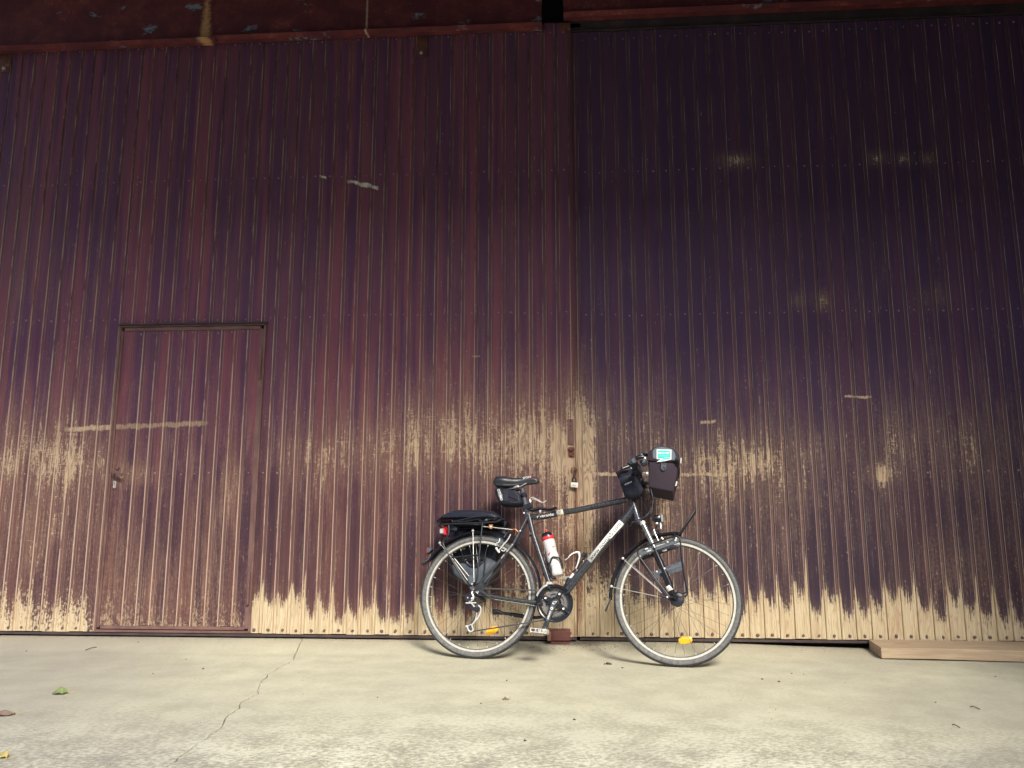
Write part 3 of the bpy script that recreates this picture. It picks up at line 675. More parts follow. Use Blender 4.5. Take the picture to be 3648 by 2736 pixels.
def wheel(c, dyn, ref_ang, phase):
    wh = sub('wheel', bike)
    prof = []; mats = []; n = 16
    for k in range(n):
        a = 2 * math.pi * k / n; prof.append((.346 - .0185 + .0185 * math.cos(a), .0185 * math.sin(a)))
        mid = abs(((a + math.pi / n) + math.pi) % (2 * math.pi) - math.pi); mats.append(M_TYRE if mid < R(62) else M_WALL)
    ty = MB(); ty.lathe(prof, c, (0, 1, 0), 96, None, True, mats)
    for k in range(110):            # tread blocks on the shoulders
        a = 2 * math.pi * k / 110
        for sgn in (-1, 1):
            q = Vector((math.cos(a), 0, math.sin(a))); rr = .3415
            rot = Matrix(((q.x, 0, -q.z), (0, 1, 0), (q.z, 0, q.x)))
            ty.box(c + q * rr + Vector((0, sgn * .0125, 0)), (.0040, .0060, .0085), rot, M_TYRE)
    ty.build('tyre', None, wh, 40)
    g = [(.3215, -.0118), (.3150, -.0124), (.3143, -.0112), (.3118, -.0112), (.3111, -.0124), (.3000, -.0120), (.2945, -.0050), (.2945, .0050), (.3000, .0120), (.3111, .0124), (.3118, .0112), (.3143, .0112), (.3150, .0124), (.3215, .0118)]
    gm = [M_RIM, M_ALUG, M_ALUG, M_ALUG, M_RIM, M_ALUG, M_BLKG, M_ALUG, M_RIM, M_ALUG, M_ALUG, M_ALUG, M_RIM, M_ALUG]
    MB().lathe(g, c, (0, 1, 0), 96, None, True, gm).build('rim', None, wh, 30)
    hr = .034 if dyn else .022; fw = .030
    hb = MB(); hb.lathe([(0, -.052), (.009, -.052), (.010, -.040), (hr * .8, -.034), (hr, -.030), (hr, -.027), (hr * .72, -.024), (hr * .72, .024), (hr, .027), (hr, .030), (.010, .036), (.009, .052), (0, .052)], c, (0, 1, 0), 24)
    hb.build('hub', M_BLKG if dyn else M_BLK, wh, 40)
    for k in range(32):
        side = -1 if k % 2 else 1; a = 2 * math.pi * k / 32 + phase; dr = 1 if (k // 2) % 2 else -1
        ha = a + dr * R(68); p0 = c + Vector((math.cos(ha) * hr * .93, side * fw, math.sin(ha) * hr * .93)); p1 = c + Vector((math.cos(a) * .297, side * .003, math.sin(a) * .297))
        p2 = p1 + (p0 - p1).normalized() * .014
        sp = MB(); sp.tube([p0, p1], .00095, 3, M_STEEL, False, False); sp.tube([p2, p1], .0021, 4, M_SILV, False, True); sp.build('spoke', None, wh, 40)
    for i, (ra, rad) in enumerate(ref_ang):
        q = c + Vector((math.cos(ra) * rad, -.004, math.sin(ra) * rad))
        rf = MB(); tl = ra + math.pi / 2; P = []
        for k in range(16):
            b_ = 2 * math.pi * k / 16; x_, z_ = .037 * math.copysign(abs(math.cos(b_)) ** .8, math.cos(b_)), .0185 * math.copysign(abs(math.sin(b_)) ** .7, math.sin(b_))
            P.append((q.x + x_ * math.cos(tl) - z_ * math.sin(tl), 0, q.z + x_ * math.sin(tl) + z_ * math.cos(tl)))
        rf.prism(P, [(-.010, .003), (-.008, 0), (.006, 0), (.008, .003)], M_AMB); o = rf.build('wheel_reflector', None, wh, 40)
    vq = c + Vector((math.cos(R(232)) * .275, 0, math.sin(R(232)) * .275)); MB().cyl(c + (vq - c) * 1.07, vq, .0035, .0028, 8).build('valve', M_BLKG, wh, 40)
    return wh
pr = Vector((0.0843,-0.0000,0.1543)) - CR_; pf = Vector((1.1533,-0.0000,0.1374)) - CF_
wheel(CR_, False, [(math.atan2(pr.z, pr.x), pr.length)], .05)
wheel(CF_, True, [(math.atan2(pf.z, pf.x), pf.length)], .12)
c_ = Vector((1.1163,-0.0500,0.3456)); MB().lathe([(0, -.004), (.006, -.004), (.008, -.001), (.016, 0), (.028, .002), (.037, .006), (.039, .012), (.036, .02)], W_(c_, .052), (0, 1, 0), 28).build('hub_dynamo', M_BLK, bike, 40)

# frame
ST = Vector((0.2686,-0.0000,0.8182)); HTt, HTb = Vector((0.8695,-0.0000,0.9259)), Vector((0.9122,-0.0000,0.7855))
fr = MB()
fr.tube([BB, Vector((0.3034,-0.0000,0.6925)), ST], [.0165, .0150, .0165], 16)
fr.tube(spline([ST + Vector((.003, 0, -.012)), Vector((0.3384,-0.0000,0.8037)), Vector((0.4008,-0.0000,0.8142)), Vector((0.4710,-0.0000,0.8308)), Vector((0.5568,-0.0000,0.8440)), Vector((0.7586,-0.0000,0.8863)), Vector((0.8461,-0.0000,0.9047))], 4), [.0150, .0158, .0165] + [.0168] * 22, 16)
fr.tube([BB + Vector((.004, 0, .004)), Vector((0.5702,-0.0000,0.4675)), Vector((0.7293,-0.0000,0.6608)), Vector((0.8618,-0.0000,0.8246)), HTt + (HTb - HTt) * .42], [.0215, .0235, .0240, .0235, .021], 18)
fr.tube([HTt, HTt + (HTb - HTt) * .06, HTt + (HTb - HTt) * .12, HTt + (HTb - HTt) * .88, HTt + (HTb - HTt) * .94, HTb], [.0215, .0215, .0190, .0190, .0225, .0225], 18)
fr.cyl(BB + Vector((0, -.036, 0)), BB + Vector((0, .036, 0)), .0225, None, 20)
DO = Vector((0.0043,-0.0550,0.4004)); DO2 = Vector((0.0453,-0.0520,0.3419))
for w in (1, -1):
    def m(p): return Vector((p[0], -abs(p[1]) * w, p[2]))
    fr.tube([ST + Vector((-.004, -.010 * w, -.020)), m((0.2291,-0.0220,0.7217)), m((0.1895,-0.0400,0.6303)), m((0.0991,-0.0500,0.5123)), m((0.0199,-0.0550,0.4233))], [.0105, .0100, .0098, .0088, .0085], 12)
    fr.tube([m((0.0305,-0.0600,0.3485)), m((0.0633,-0.0580,0.3398)), m((0.1686,-0.0520,0.3254)), m((0.2881,-0.0420,0.3140)), Vector((BB.x - .012, -.030 * w, BB.z + .002))], [.006, .0098, .0098, .0112, .0135], 12)
    fr.prism([(0.0142,-0.0600,0.4258), (0.0351,-0.0600,0.4044), (0.0330,-0.0600,0.3683), (0.0595,-0.0600,0.3489), (0.0434,-0.0600,0.3351), (0.0050,-0.0600,0.3398), (-0.0152,-0.0600,0.3513), (-0.0024,-0.0600,0.3917)], [(-.062 * w, 0), (-.056 * w, 0)])
fo = fr.build('frame', M_FRAMEP, bike, 50)
MB().cyl(HTb + (HTb - HTt) * .0, HTb + (HTb - HTt) * .09, .0235, None, 18).build('headset_cup', M_BLK, bike, 40)
# labels on the frame
def patch(parent, a, b, r, half, mat, name='sticker', n=8):
    a, b = Vector(a), Vector(b); t_ = (b - a).normalized(); f_ = Vector((0, -1, 0)); s_ = t_.cross(f_).normalized(); P = []
    for q in (a, b):
        for k in range(n + 1): th_ = -half + 2 * half * k / n; P.append(q + (f_ * math.cos(th_) + s_ * math.sin(th_)) * r)
    mb = MB(); mb.add(P, [(k, k + 1, n + 2 + k, n + 1 + k) for k in range(n)]); o = mb.build(name, mat, parent, 60)
    so = o.modifiers.new('t', 'SOLIDIFY'); so.thickness = .0005; so.offset = 0; return o
sa_, sb_ = Vector((0.6325,-0.0240,0.5479)), Vector((0.8113,-0.0240,0.7774)); ax0, ax1 = Vector((0.5702,-0.0000,0.4675)), Vector((0.7293,-0.0000,0.6608)); axd = (ax1 - ax0).normalized()
qa = ax0 + axd * ((Vector((sa_.x, 0, sa_.z)) - ax0).dot(axd)); qb = ax0 + axd * ((Vector((sb_.x, 0, sb_.z)) - ax0).dot(axd)); up_ = Vector((-axd.z, 0, axd.x)) * .0025
sk = patch(fo, qa + up_, qb + up_, .0246, R(50), M_WHITE)
text(sk, 'www.nomavb.com', ((qa.x + qb.x) / 2 + up_.x, -.0248, (qa.z + qb.z) / 2 + up_.z), .034, math.atan2(axd.z, axd.x), M_INK, .0008, sx=1.02 * ((qb - qa).length * .93) / .262)
a_, b_ = Vector((0.4388,-0.0000,0.8238)), Vector((0.4784,-0.0000,0.8329)); sk = patch(fo, a_, b_, .0174, R(95), M_CREAM); text(sk, '07', ((a_.x + b_.x) / 2, -.0176, (a_.z + b_.z) / 2), .017, math.atan2((b_ - a_).z, (b_ - a_).x), M_INK, .0006)
text(fo, 'riverside', (0.3726,-0.0172,0.8085), .026, math.atan2(.30, 1.9), M_PRINT, .0008, sx=1.12)
text(fo, 'SUNTOUR', (0.1772,-0.0580,0.6113), .012, R(53), M_PRINT, .0004)
text(fo, 'NOLA', (0.1387,-0.0620,0.5606), .010, R(53), M_PRINT, .0004)
for p in ((0.2896,-0.0000,0.6997), (0.3764,-0.0000,0.4778)):
    MB().cyl(Vector(p) + Vector((-.002, 0, .001)), Vector(p) + Vector((.002, 0, -.003)), .0160, None, 14).build('cable_tie', M_BLK, fo, 40)
# fork
fk = sub('fork', bike)
FT = HTb + (HTb - HTt) * .12
cw = MB(); cw.box(FT + Vector((.006, 0, -.010)), (.042, .150, .026), Matrix.Rotation(R(20), 3, 'Y'), None, .008); cw.build('fork_crown', M_BLK, fk, 40)
for w in (1, -1):
    def m(p, ww=.066): return Vector((p[0], -ww * w, p[2]))
    s0, s1, l0, l1 = m((0.9405,-0.0660,0.7546)), m((1.0067,-0.0660,0.6058)), m((0.9959,-0.0660,0.6225)), m((1.0934,-0.0660,0.3674))
    MB().tube([s0, s1], .0150, 14).build('stanchion', M_CHROME, fk, 40)
    MB().tube([s0 + (s1 - s0) * -.06, s0 + (s1 - s0) * .05], .0175, 14).build('fork_cap', M_ALU, fk, 40)
    lo = MB(); lo.tube([m((0.9995,-0.0660,0.6151)), m((1.0072,-0.0660,0.5965)), m((1.0327,-0.0660,0.5376)), m((1.0788,-0.0660,0.4219)), l1], [.0195, .0175, .0175, .0180, .0150], 14)
    lo.tube([l1, Vector((CF_.x, -.060 * w, CF_.z))], [.0150, .011], 12); lo.build('fork_leg', M_BLKG, fk, 40)
sk = patch(fk, (1.0732,-0.0660,0.4128), (1.0851,-0.0660,0.3880), .0186, R(70), M_WHITE); text(sk, '07', (1.0786,-0.0855,0.3981), .013, R(-25), M_INK, .0006)
MB().tube([m((0.9877,-0.0450,0.6259)), m((0.9701,-0.0450,0.6786))], .006, 8).build('brake_boss', M_BLK, fk, 40)

# mudguards
def arc(c, r, a0, a1, n): return [c + Vector((math.cos(a0 + (a1 - a0) * k / n) * r, 0, math.sin(a0 + (a1 - a0) * k / n) * r)) for k in range(n + 1)]
def mudguard(c, a0, a1, r=.366, w=.026, name='mudguard'):
    n = 40; mb = MB(); P = []; prof = [(-w, -.012), (-w * .8, -.002), (-w * .35, .004), (0, .005), (w * .35, .004), (w * .8, -.002), (w, -.012), (w * .76, -.0045), (0, .0025), (-w * .76, -.0045)]
    for k in range(n + 1):
        a = a0 + (a1 - a0) * k / n
        for (y, dr) in prof: P.append(c + Vector((math.cos(a) * (r + dr), y, math.sin(a) * (r + dr))))
    m_ = len(prof); mb.add(P, [(k * m_ + i, k * m_ + (i + 1) % m_, (k + 1) * m_ + (i + 1) % m_, (k + 1) * m_ + i) for k in range(n) for i in range(m_)] + [tuple(range(m_))[::-1], tuple(range(n * m_, (n + 1) * m_))])
    return mb.build(name, M_BLKG, bike, 50)
def ang(c, p): q = Vector(p) - c; return math.atan2(q.z, q.x) % (2 * math.pi)
g1 = mudguard(CR_, ang(CR_, (0.3510,-0.0200,0.3835)) - (2 * math.pi if ang(CR_, (0.3510,-0.0200,0.3835)) > 3 else 0), ang(CR_, (-0.3226,-0.0200,0.5484)), .372)
g2 = mudguard(CF_, ang(CF_, (1.1501,-0.0200,0.7026)), ang(CF_, (0.7535,-0.0200,0.3412)), .369)
def flap(par, p0, p1, p2):
    mb = MB(); P = []
    for (p, w) in ((p0, .026), (p1, .030), (p2, .034)):
        for y in (-w, 0, w): P.append((p[0], y, p[2] + (0.002 if y == 0 else 0)))
    mb.add(P, [(i * 3 + j, i * 3 + j + 1, i * 3 + j + 4, i * 3 + j + 3) for i in (0, 1) for j in (0, 1)]); o = mb.build('mud_flap', M_GREY, par, 50)
    so = o.modifiers.new('t', 'SOLIDIFY'); so.thickness = .003
flap(g1, (-0.3202,-0.0200,0.5632), (-0.3253,-0.0300,0.5425), (-0.3701,-0.0300,0.5166)); flap(g2, (0.7535,-0.0200,0.3490), (0.7425,-0.0300,0.3168), (0.7242,-0.0300,0.2749))
def rods(lst, par, r=.0019, mat=M_ALU):
    for pts in lst: MB().tube([Vector(p) for p in pts], r, 6).build('stay', mat, par, 40)
rods([[(-0.0577,-0.0300,0.7092), (-0.0243,-0.0600,0.4113)], [(-0.2521,-0.0300,0.6325), (-0.1750,-0.0450,0.5563), (-0.0525,-0.0600,0.4092)], [(-0.2761,0.0300,0.6409), (-0.1832,0.0400,0.5630), (-0.0850,0.0500,0.4581)], [(-0.0548,0.0300,0.6654), (-0.0368,0.0500,0.5346)]], g1)
rods([[(0.8331,-0.0320,0.5548), (1.0362,-0.0720,0.3742)], [(0.7603,-0.0320,0.4061), (1.0341,-0.0720,0.3514)], [(0.8327,0.0300,0.5690), (1.0248,0.0700,0.4038)]], g2)
for p in ((-0.0575,-0.0320,0.7137), (-0.2572,-0.0320,0.6401)): MB().lathe([(0, -.006), (.006, -.005), (.008, 0), (.008, .004)], p, (0, 1, 0), 12).build('stay_bolt', M_ALU, g1, 40); MB().box(Vector(p) + Vector((0, 0, .006)), (.004, .003, .022)).build('stay_clip', M_GREY, g1, 0)
for p in ((0.8253,-0.0340,0.5624), (0.7605,-0.0340,0.4082)): MB().lathe([(0, -.006), (.006, -.005), (.008, 0), (.008, .004)], p, (0, 1, 0), 12).build('stay_bolt', M_ALU, g2, 40); MB().box(Vector(p) + Vector((-.003, 0, .005)), (.016, .004, .006), Matrix.Rotation(R(35), 3, 'Y')).build('stay_clip', M_BLK, g2, 0)
MB().tube([(1.0167,-0.0740,0.3606), (1.0662,-0.0740,0.3504)], [.004, .0065], 8).build('stay_cap', M_BLK, g2, 40)
# reflector on the rear mudguard
MB().prism([(-0.3120,-0.0000,0.6113), (-0.3398,-0.0000,0.6174), (-0.3389,-0.0000,0.5805), (-0.3234,-0.0000,0.5855), (-0.3047,-0.0000,0.6049)], [(-.024, .002), (-.022, 0), (.022, 0), (.024, .002)]).build('mudguard_light', M_GREY, g1, 40)
MB().prism([(-0.3382,-0.0000,0.6191), (-0.3438,-0.0000,0.6126), (-0.3448,-0.0000,0.5932), (-0.3410,-0.0000,0.5811), (-0.3342,-0.0000,0.5812)], [(-.0245, .001), (-.0235, 0), (.0235, 0), (.0245, .001)]).build('mudguard_lens', M_REDD, g1, 40)

# rear rack
rk = sub('rear_rack', bike)
def m7(p, w): return Vector((p[0], -w, p[2]))
for w in (1, -1):
    q = .068 * w
    MB().tube(spline([m7((-0.2535,-0.0680,0.7301), q * .5), m7((-0.2573,-0.0680,0.7359), q * .8), m7((-0.2361,-0.0680,0.7437), q), m7((-0.0367,-0.0680,0.7527), q), m7((0.0813,-0.0680,0.7595), q), m7((0.1133,-0.0680,0.7730), q * .9), m7((0.1194,-0.0680,0.7810), q * .7)], 5), .0055, 8).build('rack_rail', M_BLACKMETAL, rk, 40)
    MB().tube(spline([m7((-0.1989,-0.0680,0.7400), q), m7((-0.1950,-0.0680,0.7110), q), m7((-0.1969,-0.0700,0.6786), q * 1.02), m7((-0.2237,-0.0720,0.6446), q * 1.06), m7((-0.2163,-0.0720,0.6146), q * 1.06), m7((-0.1672,-0.0740,0.5426), q * 1.08), m7((-0.0778,-0.0760,0.4174), q * 1.1), m7((-0.0540,-0.0760,0.3981), q * 1.1), m7((-0.0345,-0.0760,0.3955), q * 1.1)], 5), .0052, 8).build('rack_leg', M_BLACKMETAL, rk, 40)
    MB().tube(spline([m7((0.0079,-0.0680,0.7519), q), m7((0.0036,-0.0700,0.6673), q * 1.03), m7((0.0008,-0.0740,0.5540), q * 1.08), m7((-0.0038,-0.0760,0.4431), q * 1.1), m7((-0.0131,-0.0760,0.4125), q * 1.1), m7((-0.0314,-0.0760,0.3971), q * 1.1)], 5), .0052, 8).build('rack_leg', M_BLACKMETAL, rk, 40)
    MB().tube([m7((-0.1638,-0.0760,0.5492), q * 1.1), m7((0.0047,-0.0760,0.5667), q * 1.1)], .0050, 8).build('rack_crossbar', M_BLACKMETAL, rk, 40)
for x in ((-0.2576,-0.0000,0.7569), (-0.1762,-0.0000,0.7605), (-0.0885,-0.0000,0.7634), (-0.0099,-0.0000,0.7669), (0.0779,-0.0000,0.7753)): MB().cyl((x[0], -.068, x[2]), (x[0], .068, x[2]), .0045, None, 8).build('rack_rung', M_BLACKMETAL, rk, 40)
MB().box(Vector((-0.0879,-0.0000,0.7536)), (.20, .05, .010), None, None, .003).build('rack_plate', M_BLK, rk, 40)
MB().box(Vector((-0.1748,-0.0200,0.7266)), (.045, .05, .026), Matrix.Rotation(R(10), 3, 'Y'), None, .005).build('rack_bracket', M_BLK, rk, 40)
o = MB().prism([(0.0483,-0.0700,0.7431), (0.0712,-0.0700,0.7431), (0.0723,-0.0700,0.7231), (0.0613,-0.0700,0.7157), (0.0494,-0.0700,0.7230)], [(-.076, .001), (-.073, 0), (-.070, 0)]).build('mounting_tab', M_COPPER, rk, 40)
MB().lathe([(0, -.005), (.005, -.004), (.0055, 0)], (0.0613,-0.0760,0.7289), (0, 1, 0), 10).build('bolt', M_SILV, o, 40)
MB().tube([(0.0027,-0.0500,0.7362), (0.0717,-0.0620,0.7288), (0.1833,-0.0340,0.7206)], .0028, 8).build('stay_rod', M_ALU, rk, 40)
MB().tube(spline([(0.1800,-0.0340,0.7206), (0.1978,-0.0340,0.7242), (0.2154,-0.0300,0.7107), (0.2304,-0.0240,0.7088)], 4), [.003] * 13, 8).build('rod_hook', M_COPPER, rk, 40)
MB().lathe([(0, -.005), (.004, -.004), (.0055, 0)], (0.2290,-0.0340,0.7139), (0, 1, 0), 10).build('bolt', M_SILV, rk, 40)
MB().prism([(-0.0554,-0.0800,0.4356), (-0.0481,-0.0800,0.4479), (-0.0304,-0.0800,0.4482), (-0.0216,-0.0800,0.4362), (-0.0197,-0.0800,0.4059), (-0.0333,-0.0800,0.3935), (-0.0486,-0.0800,0.4053)], [(-.084, .001), (-.082, 0), (-.078, 0)]).build('rack_foot', M_GREY, rk, 40)
MB().lathe([(0, -.006), (.005, -.005), (.006, 0)], (-0.0285,-0.0850,0.3990), (0, 1, 0), 10).build('bolt', M_ALU, rk, 40)
# tail light
tl = sub('tail_light', bike)
MB().prism([(-0.2604,-0.0200,0.7181), (-0.2558,-0.0200,0.7246), (-0.2371,-0.0200,0.7247), (-0.2330,-0.0200,0.6939), (-0.2550,-0.0200,0.6938), (-0.2589,-0.0200,0.7003)], [(-.046, .002), (-.043, 0), (.043, 0), (.046, .002)]).build('light_body', M_ALU, tl, 40)
MB().prism([(-0.2399,-0.0200,0.7377), (-0.2297,-0.0200,0.7378), (-0.2249,-0.0200,0.7199), (-0.2157,-0.0200,0.6876), (-0.2221,-0.0200,0.6837), (-0.2327,-0.0200,0.6891)], [(-.050, .002), (-.047, 0), (.047, 0), (.050, .002)]).build('light_lens', M_RED, tl, 40)
MB().prism([(-0.2551,-0.0200,0.6944), (-0.2313,-0.0200,0.6933), (-0.2325,-0.0200,0.6868), (-0.2529,-0.0200,0.6890)], [(-.046, 0), (.046, 0)]).build('light_base', M_BLK, tl, 40)

# seat post, saddle
SPt = Vector((0.2242,-0.0000,0.9720))
MB().cyl(ST + Vector((.0, 0, -.02)), SPt, .0136, None, 16).build('seatpost', M_GREY, bike, 40)
MB().tube([(0.2490,-0.0000,0.8328), (0.2621,-0.0000,0.8446)], [.0195, .0195], 16).build('seat_clamp', M_FRAMEP, bike, 40)
MB().lathe([(0, -.006), (.005, -.005), (.006, 0)], (0.2462,-0.0220,0.8215), (0, 1, 0), 10).build('clamp_bolt', M_SILV, bike, 40)
o = MB().tube([(0.2397,-0.0000,0.8548), (0.2854,-0.0000,0.8669)], [.022, .022], 14).build('rubber_band', M_FAB, bike, 40)
sd_ = sub('saddle', bike)
SS = [((0.0467,-0.0300,1.0081), (0.0470,-0.0300,1.0034), .018), ((0.0531,-0.0300,1.0277), (0.0560,-0.0300,0.9877), .052), ((0.0705,-0.0300,1.0417), (0.0754,-0.0300,0.9782), .070), ((0.0940,-0.0300,1.0454), (0.1007,-0.0300,0.9741), .074), ((0.1320,-0.0300,1.0411), (0.1352,-0.0300,0.9739), .068), ((0.1683,-0.0300,1.0361), (0.1709,-0.0300,0.9783), .048), ((0.1996,-0.0300,1.0350), (0.2016,-0.0300,0.9859), .034), ((0.2383,-0.0300,1.0417), (0.2400,-0.0300,0.9972), .026), ((0.2769,-0.0300,1.0468), (0.2785,-0.0300,1.0016), .0225), ((0.3034,-0.0300,1.0418), (0.3062,-0.0300,1.0037), .021), ((0.3192,-0.0300,1.0316), (0.3215,-0.0300,1.0075), .016), ((0.3297,-0.0300,1.0175), (0.3298,-0.0300,1.0144), .005)]
sec = [(0, .985), (.30, 1.0), (.62, .98), (.86, .88), (.98, .66), (.96, .40), (.86, .22), (.90, .08), (.74, 0), (.3, .06)]
sec = sec + [(-a, b) for a, b in sec[::-1] if a > 0]
P = []; 
for (t_, b_, hw) in SS:
    for (a, k) in sec: P.append((t_[0] + (b_[0] - t_[0]) * (1 - k), a * hw, b_[2] + (t_[2] - b_[2]) * k))
ns = len(sec); mb = MB(); mb.add(P, [(i * ns + j, i * ns + (j + 1) % ns, (i + 1) * ns + (j + 1) % ns, (i + 1) * ns + j) for i in range(len(SS) - 1) for j in range(ns)] + [tuple(range(ns))[::-1], tuple(range((len(SS) - 1) * ns, len(SS) * ns))])
o = mb.build('saddle_cover', M_SADD, sd_, 80); ss = o.modifiers.new('s', 'SUBSURF'); ss.levels = 2; ss.render_levels = 2
text(sd_, 'SPORT', (0.2563,-0.0260,1.0363), .016, R(9), M_PRINT, .0, sx=1.1, bold=.0003); MB().lathe([(0, -.0012), (.0058, -.001), (.006, 0)], (0.2800,-0.0245,1.0401), (0, 1, 0), 12).build('badge', M_RED, sd_, 40)
for w in (.021, -.021):
    MB().tube(spline([(p[0], -w, p[2]) for p in ((0.0952,-0.0200,0.9766), (0.1301,-0.0200,0.9693), (0.1612,-0.0200,0.9723), (0.1922,-0.0200,0.9767), (0.2137,-0.0200,0.9828), (0.2533,-0.0200,1.0027))], 4), .0036, 8).build('saddle_rail', M_ALU, sd_, 40)
MB().box(Vector((0.1909,-0.0000,0.9832)), (.036, .058, .012), Matrix.Rotation(R(5), 3, 'Y'), None, .004).build('rail_clamp', M_ALU, sd_, 40)
MB().box(Vector((0.2008,-0.0000,0.9722)), (.036, .034, .018), Matrix.Rotation(R(-8), 3, 'Y'), None, .005).build('clamp_head', M_BLK, sd_, 40)

# saddle bag
sb = bthing('saddle_bag', 'small black wedge bag strapped under the bicycle saddle', 'saddle bag', (0.1455,-0.0000,0.8825))
OUT = [(0.0641,-0.0450,0.9621), (0.0795,-0.0450,0.9667), (0.1201,-0.0450,0.9657), (0.1639,-0.0450,0.9615), (0.1922,-0.0450,0.9521), (0.2114,-0.0450,0.9366), (0.2198,-0.0450,0.9212), (0.2316,-0.0450,0.8952), (0.2307,-0.0450,0.8784), (0.2203,-0.0450,0.8701), (0.1836,-0.0450,0.8676), (0.1403,-0.0450,0.8695), (0.1061,-0.0450,0.8734), (0.0930,-0.0450,0.8864), (0.0793,-0.0450,0.9110), (0.0688,-0.0450,0.9373)]
MB().prism(OUT, [(-.052, .022), (-.049, .010), (-.043, .002), (-.036, -.001), (0, -.002), (.036, -.001), (.043, .002), (.049, .010), (.052, .022)]).build('bag_body', M_FAB, sb, 80)
MB().prism([(0.1201,-0.0500,0.9575), (0.1528,-0.0500,0.9558), (0.1561,-0.0500,0.8851), (0.1235,-0.0500,0.8883)], [(-.0545, .001), (-.053, 0), (-.045, 0)]).build('strap', M_BLK, sb, 30)
MB().prism([(0.0830,-0.0500,0.9515), (0.1036,-0.0500,0.9452), (0.1170,-0.0500,0.9267), (0.1194,-0.0500,0.9082), (0.1109,-0.0500,0.8929), (0.1005,-0.0500,0.8991), (0.0908,-0.0500,0.9206)], [(-.0535, .001), (-.0525, 0), (-.045, 0)]).build('reflective_patch', M_ALUG, sb, 30)
text(sb, 'OTHMO', (0.1017,-0.0545,0.9257), .020, R(-70), M_PRINT, .0002, bold=.0004)
MB().tube(spline([(0.1643,-0.0520,0.8831), (0.2030,-0.0520,0.8785), (0.2158,-0.0500,0.8926), (0.2111,-0.0480,0.9221), (0.1833,-0.0460,0.9488)], 5), .0018, 6).build('piping', M_GREY, sb, 40)
MB().tube([(0.0938,-0.0000,0.8834), (0.0962,-0.0000,0.8610)], [.003, .0015], 6).build('pull_cord', M_BLK, sb, 40)
MB().tube([(0.2300,-0.0000,0.9440), (0.2432,-0.0000,0.9223)], [.0185, .0185], 12).build('post_strap', M_FAB, sb, 40)

# pump / lock hook on the seat tube
hk = sub('lock_holder', bike)
MB().tube(spline([(0.2801,-0.0120,0.8889), (0.2759,-0.0120,0.9100), (0.2904,-0.0120,0.9193), (0.3076,-0.0120,0.9120), (0.3248,-0.0120,0.9035), (0.3505,-0.0120,0.8888), (0.3671,-0.0120,0.8950), (0.3753,-0.0120,0.9013)], 5), .0026, 8).build('wire_hook', M_SILV, hk, 40)
MB().tube(spline([(0.2807,0.0120,0.8880), (0.2813,0.0120,0.9070), (0.2925,0.0120,0.9146), (0.3205,0.0120,0.9027), (0.3484,0.0120,0.8908), (0.3692,0.0120,0.9004)], 5), .0026, 8).build('wire_hook', M_SILV, hk, 40)
MB().cyl((0.2785,-0.0000,0.8937), (0.2823,-0.0000,0.8706), .0085, None, 10).build('hook_base', M_BLK, hk, 40)
MB().prism([(0.2763,-0.0000,0.8370), (0.2802,-0.0000,0.8475), (0.3366,-0.0000,0.8613), (0.3914,-0.0000,0.8529), (0.4371,-0.0000,0.8599), (0.4352,-0.0000,0.8537), (0.3959,-0.0000,0.8412), (0.3370,-0.0000,0.8475), (0.2953,-0.0000,0.8370)], [(-.024, .003), (-.020, 0), (.020, 0), (.024, .003)]).build('holder_arm', M_BLK, hk, 50)
MB().tube(spline([(0.3993,-0.0200,0.8369), (0.4366,-0.0190,0.8330), (0.3869,-0.0200,0.8328), (0.3119,-0.0200,0.8286)], 4), .0022, 6).build('elastic_cord', M_BLK, hk, 40)
MB().tube([(0.3367,-0.0190,0.8330), (0.3388,-0.0200,0.8121), (0.3402,-0.0180,0.7815)], .0034, 8).build('clamp_band', M_BLK, hk, 40)
MB().box(Vector((0.3429,-0.0190,0.8330)), (.010, .006, .014)).build('clamp_pin', M_SILV, hk, 0)
MB().tube(spline([(0.3074,-0.0050,0.7551), (0.3326,-0.0080,0.7670), (0.3615,-0.0080,0.7774)], 4), .0024, 6).build('brake_cable', M_BLK, bike, 40)

# water bottle and its cage
A0, A1 = Vector((0.3771,-0.0000,0.7205)), Vector((0.4514,-0.0000,0.4624)); axb = (A1 - A0).normalized(); Lb = (A1 - A0).length
bt = bthing('water_bottle', 'translucent water bottle with red collar and black lid in the seat tube cage', 'bottle', A1)
def al(p, d): return A0 + axb * d
def L_(prof, mat, name, par=bt): return MB().lathe(prof, A0, axb, 28, mat).build(name, None, par, 50)
k = Lb / 165.0
L_([(.0345, 33 * k), (.0352, 40 * k), (.0352, 58 * k), (.0345, 66 * k), (.0318, 74 * k), (.0318, 80 * k), (.0345, 88 * k), (.0352, 96 * k), (.0352, 150 * k), (.0330, 160 * k), (.024, 165 * k), (0, 165 * k)], M_BOTTLE, 'bottle_body')
L_([(.0300, 21 * k), (.0362, 22 * k), (.0370, 27 * k), (.0362, 34 * k), (.0345, 35 * k)], M_RED, 'collar')
L_([(0, 4 * k), (.012, 4.5 * k), (.024, 7 * k), (.0300, 11 * k), (.0310, 22 * k)], M_BLKG, 'lid')
L_([(0, -5 * k), (.009, -4.5 * k), (.0095, -1 * k), (.006, 0), (.006, 5 * k)], M_RED, 'nozzle')
sx_ = axb.cross(Vector((0, 1, 0))).normalized()
def onb(d, s, r=.0356):     # point on the bottle's near face: d along, s across (-1..1)
    return A0 + axb * d * k + sx_ * (-s * r) + Vector((0, -math.sqrt(max(0, 1 - s * s)) * r, 0))
